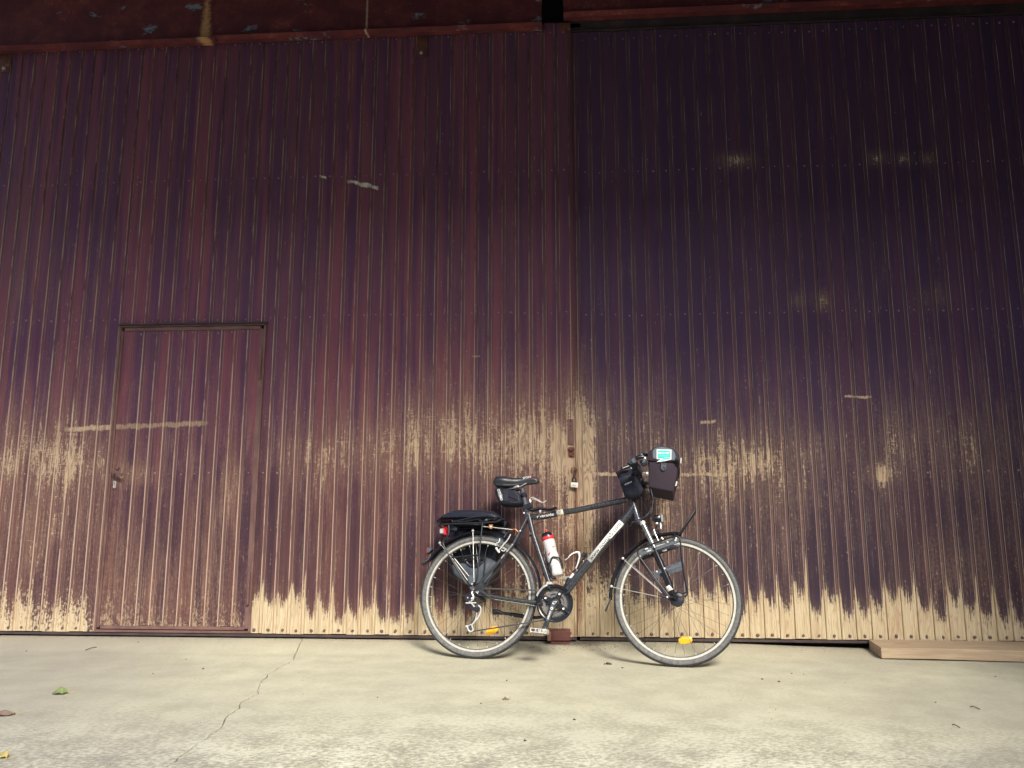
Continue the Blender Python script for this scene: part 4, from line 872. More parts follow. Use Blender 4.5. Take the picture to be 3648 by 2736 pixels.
def bpatch(pts, mat, name):
    mb = MB(); n_ = len(pts) // 2; P = [onb(*p) for p in pts]; mb.add(P, [(i, i + 1, 2 * n_ - 2 - i, 2 * n_ - 1 - i) for i in range(n_ - 1)]); o = mb.build(name, mat, bt, 60); so = o.modifiers.new('t', 'SOLIDIFY'); so.thickness = .0006
E_ = onb(60, .9); 
if (E_ - A0).x < (onb(60, -.9) - A0).x: sx_ = -sx_
bpatch([(66, .35), (62, .62), (56, .92), (64, .98), (66, .8), (67, .5)], M_RED, 'printed_flash')
bpatch([(52, -.98), (52, -.72), (54, -.72), (56, -.98)], M_RED, 'printed_flash')
bpatch([(88, -.95), (85, -.5), (80, -.05), (84, -.1), (92, -.45), (104, -.93)], M_RED, 'printed_flash')
bpatch([(126, -.25), (122, .25), (125, .27), (129, -.23)], M_WHITE, 'printed_mark')
cg = sub('bottle_cage', bike)
def cage(pts, r=.0036, mat=M_BLK, name='cage_arm', flat=1.0): MB().tube(spline(pts, 5), r, 8, None, False, True, flat).build(name, mat, cg, 50)
cage([(0.3916,-0.0100,0.5387), (0.4064,-0.0320,0.5252), (0.4199,-0.0400,0.5535), (0.4295,-0.0410,0.5640), (0.4455,-0.0400,0.5633), (0.4619,-0.0340,0.5603), (0.4693,-0.0240,0.5482), (0.4763,-0.0180,0.5303), (0.4821,-0.0100,0.5043)], .0052)
cage([(0.4039,-0.0300,0.5275), (0.4147,-0.0340,0.5104), (0.4172,-0.0320,0.4836), (0.4145,-0.0260,0.4698), (0.4233,-0.0180,0.4523), (0.4401,-0.0160,0.4549)], .0060)
cage([(0.3882,0.0100,0.5416), (0.3956,0.0320,0.5344), (0.4161,0.0410,0.5765), (0.4513,0.0340,0.5705), (0.4790,0.0100,0.5071)], .0052)
cage([(0.3733,-0.0000,0.5867), (0.3900,-0.0000,0.5360), (0.4066,-0.0000,0.4836), (0.4181,-0.0000,0.4566), (0.4376,-0.0000,0.4528)], .0065)
# second, empty cage on the down tube
cg = sub('bottle_cage', bike, 'empty white and black bottle cage on the down tube')
cage([(0.5156,-0.0200,0.5652), (0.5272,-0.0280,0.5777), (0.5471,-0.0340,0.5896), (0.5684,-0.0340,0.5951), (0.5787,-0.0300,0.5906), (0.5787,-0.0280,0.5700), (0.5729,-0.0220,0.5457), (0.5657,-0.0140,0.5259), (0.5561,-0.0040,0.5084)], .0046, M_WHITE)
cage([(0.5113,-0.0190,0.5611), (0.5249,-0.0260,0.5707), (0.5449,-0.0320,0.5805), (0.5620,-0.0320,0.5817), (0.5649,-0.0290,0.5696), (0.5612,-0.0220,0.5434), (0.5557,-0.0100,0.5159)], .0026, M_BLK)
cage([(0.5099,0.0200,0.5713), (0.5193,0.0280,0.5864), (0.5378,0.0340,0.6004), (0.5594,0.0340,0.6060), (0.5714,0.0280,0.5786), (0.5620,0.0140,0.5299), (0.5550,0.0040,0.5095)], .0046, M_WHITE)
cage([(0.4954,-0.0120,0.5525), (0.5044,-0.0160,0.5583), (0.5123,-0.0190,0.5632)], .0030, M_SILV, 'cage_tip')
cage([(0.5356,-0.0000,0.4877), (0.5525,-0.0000,0.4984), (0.5777,-0.0000,0.5323), (0.5987,-0.0000,0.5619), (0.6177,-0.0000,0.5874)], .0060, M_BLK)
MB().prism([(0.5878,-0.0000,0.5807), (0.5983,-0.0000,0.5999), (0.6198,-0.0000,0.5938), (0.6230,-0.0000,0.5959), (0.6177,-0.0000,0.5853), (0.5965,-0.0000,0.5724), (0.5868,-0.0000,0.5744)], [(-.012, .002), (-.010, 0), (.010, 0), (.012, .002)]).build('mount_knob', M_BLK, cg, 40)
MB().box(Vector((0.5338,-0.0000,0.4648)), (.030, .022, .012), Matrix.Rotation(R(-50), 3, 'Y'), None, .002).build('lamp_mount', M_WHITE, bike, 40)
for p in ((0.5998,-0.0080,0.5492), (0.5621,-0.0080,0.4975)): MB().lathe([(0, -.003), (.0035, -.0025), (.004, 0)], p, (0, 1, 0), 8).build('bolt', M_ALU, cg, 40)

# drivetrain
ct = MB()
for i, (r_, w_) in enumerate(((.056, .018), (.051, .022), (.047, .026), (.042, .030), (.037, .034), (.033, .038), (.028, .042), (.024, .046))):
    n_ = int(r_ * 620); P = []
    for kk in range(n_ * 2): a = math.pi * kk / n_; q = r_ if kk % 2 else r_ - .0035; P.append((CR_.x + math.cos(a) * q, 0, CR_.z + math.sin(a) * q))
    ct.prism(P, [(-w_ - .0009, .0004), (-w_, 0), (-w_ + .0009, 0)])
ct.build('cassette', M_CHAIN, bike, 30)
cs = sub('crankset', bike)
def ring(r0, r1, y0, y1, mat, name, teeth=0, seg=64):
    prof = [(r0, y0), (r1, y0), (r1, y1), (r0, y1)]
    return MB().lathe([(a, -b) for a, b in prof], (BB.x, 0, BB.z), (0, 1, 0), seg, mat, True).build(name, None, cs, 30)
GC = Vector((0.4503,-0.0620,0.3018))
BBr = BB.copy()
MB().lathe([(.0895, -.062), (.0960, -.0655), (.1010, -.0655), (.1035, -.062), (.1035, -.057), (.0895, -.058)], BBr, (0, 1, 0), 72, M_BLKG, True).build('chain_guard', None, cs, 40)
def toothed(r_, y, nt, mat, name, inner):
    P = []
    for kk in range(nt * 2): a = math.pi * kk / nt; q = r_ if kk % 2 else r_ - .004; P.append(Vector((BB.x + math.cos(a) * q, 0, BB.z + math.sin(a) * q)))
    Q = [Vector((BB.x + math.cos(math.pi * kk / nt) * inner, 0, BB.z + math.sin(math.pi * kk / nt) * inner)) for kk in range(nt * 2)]
    m2 = nt * 2; V_ = [p + Vector((0, -y - .0012, 0)) for p in P] + [p + Vector((0, -y - .0012, 0)) for p in Q] + [p + Vector((0, -y + .0012, 0)) for p in P] + [p + Vector((0, -y + .0012, 0)) for p in Q]
    F = []
    for kk in range(m2):
        l = (kk + 1) % m2; F += [(kk, l, m2 + l, m2 + kk), (2 * m2 + kk, 3 * m2 + kk, 3 * m2 + l, 2 * m2 + l), (kk, 2 * m2 + kk, 2 * m2 + l, l), (m2 + kk, m2 + l, 3 * m2 + l, 3 * m2 + kk)]
    mb = MB(); mb.add(V_, F); return mb.build(name, mat, cs, 30)
toothed(.0935, .054, 48, M_BLACKMETAL, 'chainring', .076)
toothed(.0710, .046, 36, M_ALUG, 'chainring', .054)
toothed(.0530, .038, 26, M_ALUG, 'chainring', .036)
sp_ = MB(); 
for kk in range(4):
    a = R(62 + 90 * kk); d_ = Vector((math.cos(a), 0, math.sin(a))); t_ = Vector((-d_.z, 0, d_.x))
    q = BBr + Vector((0, -.058, 0)); P = [q + d_ * .012 + t_ * .020, q + d_ * .045 + t_ * .013, q + d_ * .082 + t_ * .010, q + d_ * .082 - t_ * .010, q + d_ * .045 - t_ * .013, q + d_ * .012 - t_ * .020]
    sp_.prism(P, [(-.062, .002), (-.060, 0), (-.050, 0)])
sp_.lathe([(0, -.064), (.020, -.064), (.027, -.060), (.027, -.045)], BBr, (0, 1, 0), 28); sp_.build('crank_spider', M_BLACKMETAL, cs, 40)
for kk in range(4):
    a = R(62 + 90 * kk); p = BBr + Vector((math.cos(a) * .058, -.062, math.sin(a) * .058)); o = MB().lathe([(.0022, -.002), (.0055, -.003), (.0065, -.0015), (.0065, .001)], p, (0, 1, 0), 14).build('chainring_bolt', M_SILV, cs, 40)
for kk in range(5):
    a = R(40 + 72 * kk); p = BBr + Vector((math.cos(a) * .091, -.062, math.sin(a) * .091)); MB().box(p, (.022, .008, .008), Matrix.Rotation(-a, 3, 'Y'), None, .002).build('guard_clip', M_BLK, cs, 40)
PE = Vector((0.3885,-0.1000,0.1488)); PEc = Vector((PE.x, -.088, PE.z)); cB = BBr + Vector((0, -.072, 0))
ca_ = MB(); dd = (PEc - cB).normalized(); nn_ = Vector((-dd.z, 0, dd.x)).normalized(); P = []
for (t_, hw) in ((-.018, .012), (-.010, .019), (.0, .021), (.03, .017), (.07, .0145), (.13, .0135), (.165, .0145), (.178, .010)): P.append((t_, hw))
pts = [cB + dd * t_ + nn_ * hw for t_, hw in P] + [cB + dd * t_ - nn_ * hw for t_, hw in P[::-1]]
ca_.prism(pts, [(-.084, .006), (-.081, .002), (-.076, 0), (-.070, 0)]); ca_.build('crank_arm', M_FRAMEP, cs, 40)
pl_ = [cB + dd * .018 + nn_ * .012, cB + dd * .05 + nn_ * .010, cB + dd * .095 + nn_ * .0085, cB + dd * .108, cB + dd * .095 - nn_ * .0085, cB + dd * .05 - nn_ * .010, cB + dd * .018 - nn_ * .012]
MB().prism(pl_, [(-.0852, .001), (-.0845, 0), (-.080, 0)]).build('crank_inlay', M_GREY, cs, 30)
MB().lathe([(.0045, -.0862), (.0085, -.0870), (.0095, -.084)], BBr, (0, 1, 0), 16).build('crank_bolt', M_ALU, cs, 40); MB().lathe([(0, -.0855), (.007, -.0856)], BBr, (0, 1, 0), 16).build('bolt_socket', M_INK, cs, 40)
cc = cB + dd * .070; text(cs, 'SHIMANO', (cc.x, -.0856, cc.z), .0105, math.atan2(-dd.z, -dd.x), M_PRINT, .0003, bold=.0003)
MB().lathe([(.004, -.0858), (.0075, -.0862), (.008, -.0852)], cB + dd * .032 + Vector((0, .072, 0)), (0, 1, 0), 16).build('emblem_ring', M_PRINT, cs, 40)
for (wc, u0, u1, col) in ((1, 0, 0, 0),):
    pd = sub('pedal', bike); px_ = PEc.x - .006; pz = PEc.z + .002
    mb = MB()
    for dz in (-.009, .009): mb.box((px_, -.145, pz + dz), (.088, .088, .0042), Matrix.Rotation(R(4), 3, 'Y'), None, .0015)
    for dx in (-.042, -.014, .014, .042): mb.box((px_ + dx, -.145, pz), (.005, .088, .020))
    mb.build('pedal_cage', M_SILV, pd, 30)
    MB().cyl((px_ + .004, -.090, pz), (px_ + .004, -.185, pz), .008, None, 12).build('pedal_body', M_ALU, pd, 40)
    MB().box((px_ + .030, -.191, pz + .001), (.014, .003, .012)).build('pedal_reflector', M_CREAM, pd, 0)
# left crank and pedal
PL_ = BB - (PEc - cB) ; e2 = Vector((PL_.x, .088, PL_.z))
MB().tube([BB + Vector((0, .066, 0)), e2], [.016, .012], 10, None, False, True, .6).build('crank_arm', M_BLK, cs, 40)
pd = sub('pedal', bike); mb = MB(); mb.box((e2.x, .145, e2.z), (.088, .088, .020), Matrix.Rotation(R(4), 3, 'Y'), None, .003); mb.build('pedal_cage', M_ALU, pd, 30)
# chain
def chain(pts):
    pts = [Vector(p) for p in pts]; mb = MB()
    for a, b in zip(pts[:-1], pts[1:]):
        n_ = max(1, int((b - a).length / .0127)); d = (b - a) / n_; rot = Matrix.Rotation(-math.atan2(d.z, d.x), 3, 'Y')
        for i in range(n_):
            c = a + d * (i + .5); w_ = .0042 if i % 2 else .0028
            mb.box(c, (.0135, w_ * 2, .0075), rot); mb.cyl(a + d * i + Vector((0, -.0048, 0)), a + d * i + Vector((0, .0048, 0)), .0044, None, 6)
    o = mb.build('chain', M_CHAIN, bike, 30); o['kind'] = 'stuff'
JU, JL = Vector((0.0006,-0.0450,0.2741)), Vector((-0.0296,-0.0480,0.1569))
arcp = [Vector((BB.x + math.cos(a) * .0715, -.046, BB.z + math.sin(a) * .0715)) for a in [R(95 - 12 * i) for i in range(16)]]
chain([W_((0.0400,-0.0400,0.3820), .036), W_((0.3549,-0.0460,0.3762), .046)] + arcp + [W_((0.3876,-0.0460,0.2163), .046), W_((-0.0132,-0.0480,0.1443), .048), JL + Vector((.010, 0, -.014)), JL + Vector((-.012, 0, -.006)), JL + Vector((-.008, 0, .010)), JU + Vector((.010, 0, -.006)), JU + Vector((.002, 0, .014)), W_((CR_.x - .028, 0, CR_.z - .015), .034)])
# front derailleur
fd = sub('front_derailleur', bike)
MB().prism([(0.3931,-0.0200,0.4279), (0.4199,-0.0200,0.4280), (0.4244,-0.0200,0.4133), (0.3904,-0.0200,0.4110)], [(-.030, .001), (-.027, 0), (.018, 0)]).build('mech_clamp', M_SILV, fd, 30)
MB().tube(spline([(0.3446,-0.0550,0.3448), (0.3514,-0.0550,0.3599), (0.3653,-0.0550,0.3788), (0.3817,-0.0550,0.3954), (0.4027,-0.0520,0.4066)], 4), .0058, 8, None, False, True, .5).build('cage_plate', M_ALU, fd, 40)
# rear derailleur
rd = sub('rear_derailleur', bike)
MB().prism([(-0.0469,-0.0700,0.3869), (-0.0218,-0.0700,0.3891), (-0.0135,-0.0700,0.3723), (-0.0275,-0.0700,0.3669), (-0.0405,-0.0700,0.3718)], [(-.074, .001), (-.072, 0), (-.064, 0)]).build('hanger', M_GREY, rd, 30)
def ds(pts, r, mat, name, w=None): MB().tube(spline(pts, 5), r, 8, None, False, True, .7).build(name, mat, rd, 40)
ds([(-0.0245,-0.0800,0.3608), (-0.0268,-0.0820,0.3487), (-0.0202,-0.0840,0.3368), (-0.0158,-0.0840,0.3252), (-0.0207,-0.0830,0.3134), (-0.0296,-0.0820,0.3083)], .0050, M_SILV, 'upper_link')
MB().lathe([(.002, -.004), (.005, -.005), (.0062, -.002), (.0062, .004)], (-0.0220,-0.0880,0.3204), (0, 1, 0), 14).build('bolt', M_SILV, rd, 40)
MB().lathe([(0, -.004), (.0035, -.004), (.0045, 0)], (-0.0505,-0.0800,0.3235), (0, 1, 0), 12).build('bolt', M_SILV, rd, 40)
MB().lathe([(0, -.004), (.003, -.004), (.0035, 0)], (-0.0194,-0.0780,0.3704), (0, 1, 0), 12).build('bolt', M_ALU, rd, 40)
MB().prism([(-0.0681,-0.0700,0.3255), (-0.0617,-0.0700,0.3374), (-0.0460,-0.0700,0.3462), (-0.0297,-0.0700,0.3449), (-0.0292,-0.0700,0.3095), (-0.0521,-0.0700,0.3023), (-0.0651,-0.0700,0.3087)], [(-.078, .002), (-.075, 0), (-.062, 0)]).build('mech_body', M_BLK, rd, 40)
MB().prism([(-0.0128,-0.0700,0.3622), (0.0068,-0.0700,0.3643), (0.0091,-0.0700,0.3559), (0.0026,-0.0700,0.3456), (-0.0088,-0.0700,0.3555)], [(-.070, .001), (-.068, 0), (-.062, 0)]).build('axle_lever', M_SILV, rd, 40)
ds([(-0.0602,-0.0780,0.2946), (-0.0453,-0.0800,0.2948), (-0.0287,-0.0820,0.2941), (-0.0174,-0.0820,0.2852), (-0.0082,-0.0800,0.2740)], .0042, M_SILV, 'mech_arm')
ds([(-0.0484,-0.0720,0.3089), (-0.0312,-0.0740,0.3007), (-0.0148,-0.0740,0.2961), (-0.0011,-0.0720,0.2974)], .0040, M_ALU, 'mech_arm')
MB().cyl((-0.0787,-0.0780,0.2891), (-0.0618,-0.0780,0.2912), .0045, .006, 10).build('barrel_adjuster', M_BLK, rd, 40)
MB().prism([(-0.0449,-0.0600,0.2883), (-0.0209,-0.0600,0.2789), (-0.0027,-0.0600,0.2743), (0.0155,-0.0600,0.2681), (0.0200,-0.0600,0.2532), (-0.0047,-0.0600,0.2493), (-0.0306,-0.0600,0.2619), (-0.0403,-0.0600,0.2734)], [(-.076, .003), (-.072, 0), (-.056, 0)]).build('mech_knuckle', M_BLK, rd, 40)
ds([(0.0097,-0.0620,0.2845), (0.0211,-0.0630,0.2763), (0.0255,-0.0630,0.2631), (0.0229,-0.0620,0.2432), (0.0130,-0.0600,0.2215), (0.0015,-0.0600,0.2063), (-0.0116,-0.0600,0.1895), (-0.0216,-0.0600,0.1793), (-0.0194,-0.0590,0.1679), (-0.0144,-0.0580,0.1550), (-0.0182,-0.0580,0.1451), (-0.0322,-0.0580,0.1430), (-0.0436,-0.0580,0.1541), (-0.0468,-0.0590,0.1655), (-0.0587,-0.0590,0.1700)], .0040, M_SILV, 'mech_cage')
ds([(0.0034,-0.0630,0.2459), (0.0007,-0.0620,0.2277), (-0.0020,-0.0610,0.2095), (-0.0115,-0.0610,0.1910)], .0026, M_SILV, 'mech_cage')
ds([(-0.0587,-0.0590,0.1704), (-0.0428,-0.0590,0.1725), (-0.0271,-0.0600,0.1808)], .0028, M_SILV, 'mech_cage')
for p, r_ in ((JL, .0165), (JU, .0155)):
    P = [];
    for kk in range(22): a = math.pi * kk / 11; q = r_ if kk % 2 else r_ - .0035; P.append((p.x + math.cos(a) * q, 0, p.z + math.sin(a) * q))
    MB().prism(P, [(p.y - .003, .0005), (p.y + .003, 0)]).build('jockey_wheel', M_GREY, rd, 30)
MB().tube(spline([(-0.0184,-0.0780,0.3687), (0.0037,-0.0800,0.3681), (0.0288,-0.0780,0.3604), (0.0546,-0.0700,0.3434), (0.0772,-0.0640,0.3277), (0.1011,-0.0580,0.3205)], 5), .0024, 6).build('gear_cable', M_BLK, bike, 40)
MB().tube(spline([(0.0069,-0.0600,0.4096), (-0.0014,-0.0660,0.3934), (-0.0133,-0.0720,0.3772)], 4), .0024, 6).build('gear_cable', M_BLK, bike, 40)
MB().tube([(0.1011,-0.0580,0.3205), (0.3014,-0.0450,0.2969), (0.3406,-0.0400,0.2907)], .0012, 5).build('gear_cable', M_ALU, bike, 40)
# rear v brake
vb = sub('rear_brake', bike)
def vs_(pts, r, mat, name): MB().tube(spline(pts, 4), r, 8, None, False, True, .8).build(name, mat, vb, 40)
vs_([(0.1102,-0.0450,0.6662), (0.1082,-0.0460,0.6471), (0.0893,-0.0460,0.6344), (0.0882,-0.0460,0.6249)], .0040, M_SILV, 'brake_arm')
vs_([(0.1778,-0.0550,0.6901), (0.1617,-0.0560,0.6584), (0.1405,-0.0570,0.6329), (0.1224,-0.0570,0.6078), (0.1038,-0.0560,0.5891)], .0034, M_SILV, 'brake_arm')
vs_([(0.0920,-0.0520,0.6114), (0.1059,-0.0530,0.5958), (0.1163,-0.0530,0.5835)], .0060, M_SILV, 'brake_shoe')
vs_([(0.1279,-0.0500,0.6607), (0.1224,-0.0500,0.6402), (0.1103,-0.0500,0.6245)], .0068, M_GREY, 'brake_pivot')
vs_([(0.1259,-0.0560,0.5986), (0.1423,-0.0560,0.5926), (0.1544,-0.0560,0.6083)], .0034, M_ALU, 'brake_spring')
vs_([(0.1829,-0.0300,0.7106), (0.1515,-0.0340,0.7033), (0.1359,-0.0450,0.6727)], .0022, M_BLK, 'brake_cable')
# kickstand (folded up)
ks = sub('kickstand', bike)
MB().tube(spline([(0.3658,0.0300,0.2406), (0.3280,0.0400,0.2347), (0.2570,0.0500,0.2393), (0.1809,0.0500,0.2488)], 4), [.0095] * 13, 10).build('stand_leg', M_BLK, ks, 40)
MB().tube([(0.2651,0.0500,0.2396), (0.1747,0.0500,0.2494)], [.0120, .0120], 10).build('stand_sleeve', M_BLKG, ks, 40)
MB().tube([(0.1746,0.0500,0.2502), (0.1207,0.0500,0.2569)], [.0095, .0095], 10).build('stand_leg', M_BLK, ks, 40)
MB().tube([(0.1291,0.0500,0.2552), (0.1082,0.0500,0.2593), (0.0832,0.0500,0.2617), (0.0687,0.0500,0.2606)], [.010, .0125, .0165, .0160], 12).build('rubber_foot', M_BLK, ks, 40)
MB().lathe([(0, -.002), (.003, -.002), (.0035, 0)], (0.1903,0.0370,0.2372), (0, 1, 0), 8).build('bolt', M_ALU, ks, 40)

# front lamp, front brake
hl = sub('headlight', bike)
MB().prism([(0.9931,-0.0000,0.7872), (0.9973,-0.0000,0.8087), (1.0203,-0.0000,0.8118), (1.0432,-0.0000,0.8118), (1.0404,-0.0000,0.7757), (1.0269,-0.0000,0.7698), (1.0080,-0.0000,0.7717)], [(-.030, .006), (-.026, .001), (-.020, 0), (.020, 0), (.026, .001), (.030, .006)]).build('lamp_body', M_BLKG, hl, 50)
MB().prism([(1.0401,-0.0000,0.8107), (1.0538,-0.0000,0.8115), (1.0535,-0.0000,0.7699), (1.0414,-0.0000,0.7726)], [(-.032, .002), (-.028, 0), (.028, 0), (.032, .002)]).build('lamp_lens', M_LENS, hl, 40)
MB().box(Vector((1.0386,-0.0000,0.7525)), (.008, .036, .040), None, None, .002).build('lamp_reflector', M_PRINT, hl, 40)
MB().tube(spline([(1.0162,-0.0000,0.7679), (1.0167,-0.0000,0.7408), (1.0106,-0.0000,0.7215), (1.0007,-0.0000,0.7022)], 4), .0042, 8).build('lamp_bracket', M_BLK, hl, 40)
MB().lathe([(0, -.005), (.006, -.004), (.0075, 0)], (1.0175,-0.0180,0.7643), (0, 1, 0), 12).build('bolt', M_SILV, hl, 40)
vb = sub('front_brake', bike)
vs_([(1.0011,-0.0450,0.7245), (1.0081,-0.0500,0.6970), (1.0189,-0.0520,0.6740), (1.0259,-0.0520,0.6552)], .0030, M_SILV, 'brake_arm')
vs_([(1.0083,0.0300,0.7504), (1.0211,0.0300,0.7272), (1.0314,0.0300,0.6810)], .0050, M_BLK, 'brake_arm')
vs_([(1.0409,-0.0350,0.6809), (1.0464,-0.0350,0.6753), (1.0518,-0.0350,0.6678)], .0040, M_SILV, 'brake_bolt')
vs_([(1.0011,-0.0450,0.7245), (0.9863,-0.0450,0.7397), (0.9730,-0.0450,0.7320)], .0024, M_BLK, 'brake_noodle')
vs_([(0.9778,-0.0400,0.7024), (0.9896,-0.0400,0.7254), (1.0084,-0.0400,0.7255), (1.0383,-0.0300,0.7313)], .0022, M_BLK, 'brake_cable')
MB().box(Vector((1.0552,-0.0520,0.6123)), (.026, .012, .022), Matrix.Rotation(R(-14), 3, 'Y'), None, .003).build('brake_block', M_ALU, vb, 40)
MB().box(Vector((1.0762,-0.0200,0.6215)), (.13, .012, .020), Matrix.Rotation(R(-16), 3, 'Y'), None, .003).build('brake_shoe', M_BLK, vb, 40)

# low rider rack at the fork
lr = sub('front_rack', bike)
loop = [(0.9124,-0.0800,0.5858), (0.9114,-0.0800,0.5969), (0.9258,-0.0800,0.6113), (0.9894,-0.0800,0.6350), (1.0566,-0.0800,0.6618), (1.1086,-0.0800,0.6790), (1.1307,-0.0800,0.6791), (1.1430,-0.0800,0.6624), (1.1492,-0.0800,0.5774), (1.1588,-0.0800,0.4901), (1.1674,-0.0800,0.4291), (1.1722,-0.0800,0.3935), (1.1637,-0.0800,0.3774), (1.1458,-0.0800,0.3752), (1.1246,-0.0800,0.3811), (1.1099,-0.0800,0.3709), (1.0987,-0.0800,0.3547), (1.0843,-0.0800,0.3519), (1.0702,-0.0800,0.3611), (0.9966,-0.0800,0.4584), (0.9177,-0.0800,0.5673)]
for w in (1, -1):
    lp = []; 
    for i in range(len(loop)):
        p0, p1, p2, p3 = [Vector(loop[(i + k_ - 1) % len(loop)]) for k_ in range(4)]
        for k_ in range(3):
            t_ = k_ / 3; q = .5 * ((2 * p1) + (p2 - p0) * t_ + (2 * p0 - 5 * p1 + 4 * p2 - p3) * t_ * t_ + (3 * p1 - p0 - 3 * p2 + p3) * t_ ** 3); lp.append((q.x, q.y * w, q.z))
    MB().tube(lp, .0048, 8, None, True).build('rack_loop', M_BLACKMETAL, lr, 40)
    MB().prism([(0.9161,-0.0800,0.5858), (1.1153,-0.0800,0.6585), (1.1335,-0.0800,0.6541), (1.1332,-0.0800,0.6437), (1.0776,-0.0800,0.6246), (0.9288,-0.0800,0.5704)], [(-.083 * w, .001), (-.081 * w, 0), (-.078 * w, 0)]).build('rack_plate', M_GREY, lr, 30)
    MB().prism([(0.9862,-0.0800,0.4837), (1.1463,-0.0800,0.5462), (1.1489,-0.0800,0.5171), (1.1325,-0.0800,0.5114), (1.0023,-0.0800,0.4687)], [(-.0765 * w, .001), (-.0755 * w, 0), (-.073 * w, 0)]).build('rack_plate', M_GREY, lr, 30)
MB().prism([(1.0175,-0.0800,0.4922), (1.0892,-0.0800,0.5199), (1.0909,-0.0800,0.5144), (1.0191,-0.0800,0.4864)], [(-.0772, .0), (-.0766, 0)]).build('plate_slot', M_INK, lr, 30)
for p in ((1.1230,-0.0850,0.6681), (1.1179,-0.0850,0.6565), (1.0754,-0.0850,0.6461), (1.0125,-0.0790,0.4861), (1.0549,-0.0790,0.5031), (1.0654,-0.0860,0.3515)):
    MB().lathe([(0, -.0045), (.0045, -.004), (.006, -.001), (.006, .002)], p, (0, 1, 0), 12).build('bolt', M_SILV, lr, 40)
MB().box(Vector((0.9602,-0.0850,0.6097)), (.018, .004, .006), Matrix.Rotation(R(-16), 3, 'Y')).build('clip', M_PRINT, lr, 0)
text(lr, 'tubus', (0.9732,-0.0835,0.6000), .011, R(16), M_PRINT, .0003, bold=.0003)
text(lr, 'NOVA', (1.1156,-0.0772,0.5291), .009, R(19), M_INK, .0003)
hp0, hp1 = Vector((1.1340,-0.0000,0.6936)), Vector((1.2348,-0.0000,0.8419))
MB().tube([hp0 + Vector((0, -.034, 0)), hp1 + Vector((-.004, -.030, -.006)), hp1 + Vector((0, -.024, 0)), hp1 + Vector((0, .024, 0)), hp1 + Vector((-.004, .030, -.006)), hp0 + Vector((0, .034, 0))], .0046, 8).build('rack_hoop', M_BLACKMETAL, lr, 40)
MB().tube([W_((1.1152,-0.0000,0.6923), .08), hp0 + Vector((-.01, -.034, -.002)), hp0 + Vector((-.01, .034, -.002)), W_((1.1152,-0.0000,0.6923), -.08)], .0042, 8).build('rack_bridge', M_BLACKMETAL, lr, 40)

# handlebar, stem, grips, levers, cables
HB = Vector((0.9197,-0.2800,1.0598)); HBc = Vector((HB.x - .008, 0, HB.z + .004))
hb = sub('handlebar', bike)
MB().tube([(HBc.x - .018, -.26, HBc.z - .002), (HBc.x, -.12, HBc.z - .002), (HBc.x + .012, -.05, HBc.z - .004), (HBc.x + .012, .05, HBc.z - .004), (HBc.x, .12, HBc.z - .002), (HBc.x - .018, .26, HBc.z - .002)], .0120, 12).build('bar', M_BLK, hb, 40)
MB().tube([HTt + (HTb - HTt) * -.25, HTt], [.0200, .0200], 14).build('steerer_spacer', M_BLK, hb, 40)
MB().tube([HTt + (HTb - HTt) * -.30, HTt + (HTb - HTt) * -.75, HBc + Vector((-.004, 0, -.008)), HBc + Vector((.014, 0, -.004))], [.021, .019, .019, .021], 14).build('stem', M_BLK, hb, 40)
for w in (1, -1):
    G0 = Vector((0.9089,-0.3000,1.0561)); gx, gz = G0.x, G0.z
    MB().tube([(gx, -.298 * w, gz), (gx + .004, -.20 * w, gz + .001), (gx + .010, -.17 * w, gz + .001)], [.0172, .0165, .0160], 16).build('grip', M_BLK, hb, 50)
    mb = MB(); P = []
    for (y, sc_) in ((-.296, 1.0), (-.255, 1.1), (-.215, .85), (-.185, .35)):
        for (dx_, dz_) in ((.010, .018), (-.012, .013), (-.032, -.002), (-.034, -.009), (-.018, -.016), (.006, -.018)): P.append((gx + dx_ * (sc_ if dx_ < -.015 else 1), y * w, gz + dz_))
    mb.add(P, [(i * 6 + j, i * 6 + (j + 1) % 6, (i + 1) * 6 + (j + 1) % 6, (i + 1) * 6 + j) for i in range(3) for j in range(6)] + [(0, 1, 2, 3, 4, 5)[::-1], (18, 19, 20, 21, 22, 23)])
    mb.build('palm_rest', M_BLK, hb, 60)
    MB().lathe([(0, -.003), (.0125, -.003), (.0140, -.001), (.0145, .004)], (gx, -.300 * w, gz), (0, w, 0), 20).build('end_cap', M_GREY, hb, 40)
    MB().tube([Vector((gx + .012, -.300 * w, gz + .014)), Vector(W_((0.9461,-0.3000,1.0761), .300 * w)), Vector(W_((0.9640,-0.3000,1.0773), .296 * w))], [.0130, .0125, .0110], 14).build('bar_end', M_BLKG, hb, 50)
    MB().tube(spline([W_((0.9178,-0.2000,1.0620), .20 * w), W_((0.9316,-0.2000,1.0383), .19 * w), W_((0.9481,-0.2000,1.0191), .18 * w)], 4), .010, 10).build('lever_body', M_BLK, hb, 40)
    MB().tube(spline([W_((0.9537,-0.2000,1.0146), .18 * w), W_((0.9675,-0.2000,1.0028), .21 * w), W_((0.9786,-0.2000,0.9983), .25 * w)], 4), [.0085, .009, .009, .0085, .008, .0075, .007, .0065, .006], 10).build('brake_lever', M_SILV, hb, 40)
    MB().box(Vector(W_((0.9129,-0.1700,1.0466), .16 * w)), (.045, .05, .045), Matrix.Rotation(R(20), 3, 'Y'), None, .008).build('shifter', M_BLK, hb, 40)
MB().lathe([(0, -.006), (.010, -.005), (.011, 0), (.014, .004), (.015, .018)], (0.9581,-0.2700,1.0591), (0, 1, 0), 18).build('bell', M_GREY, hb, 40)
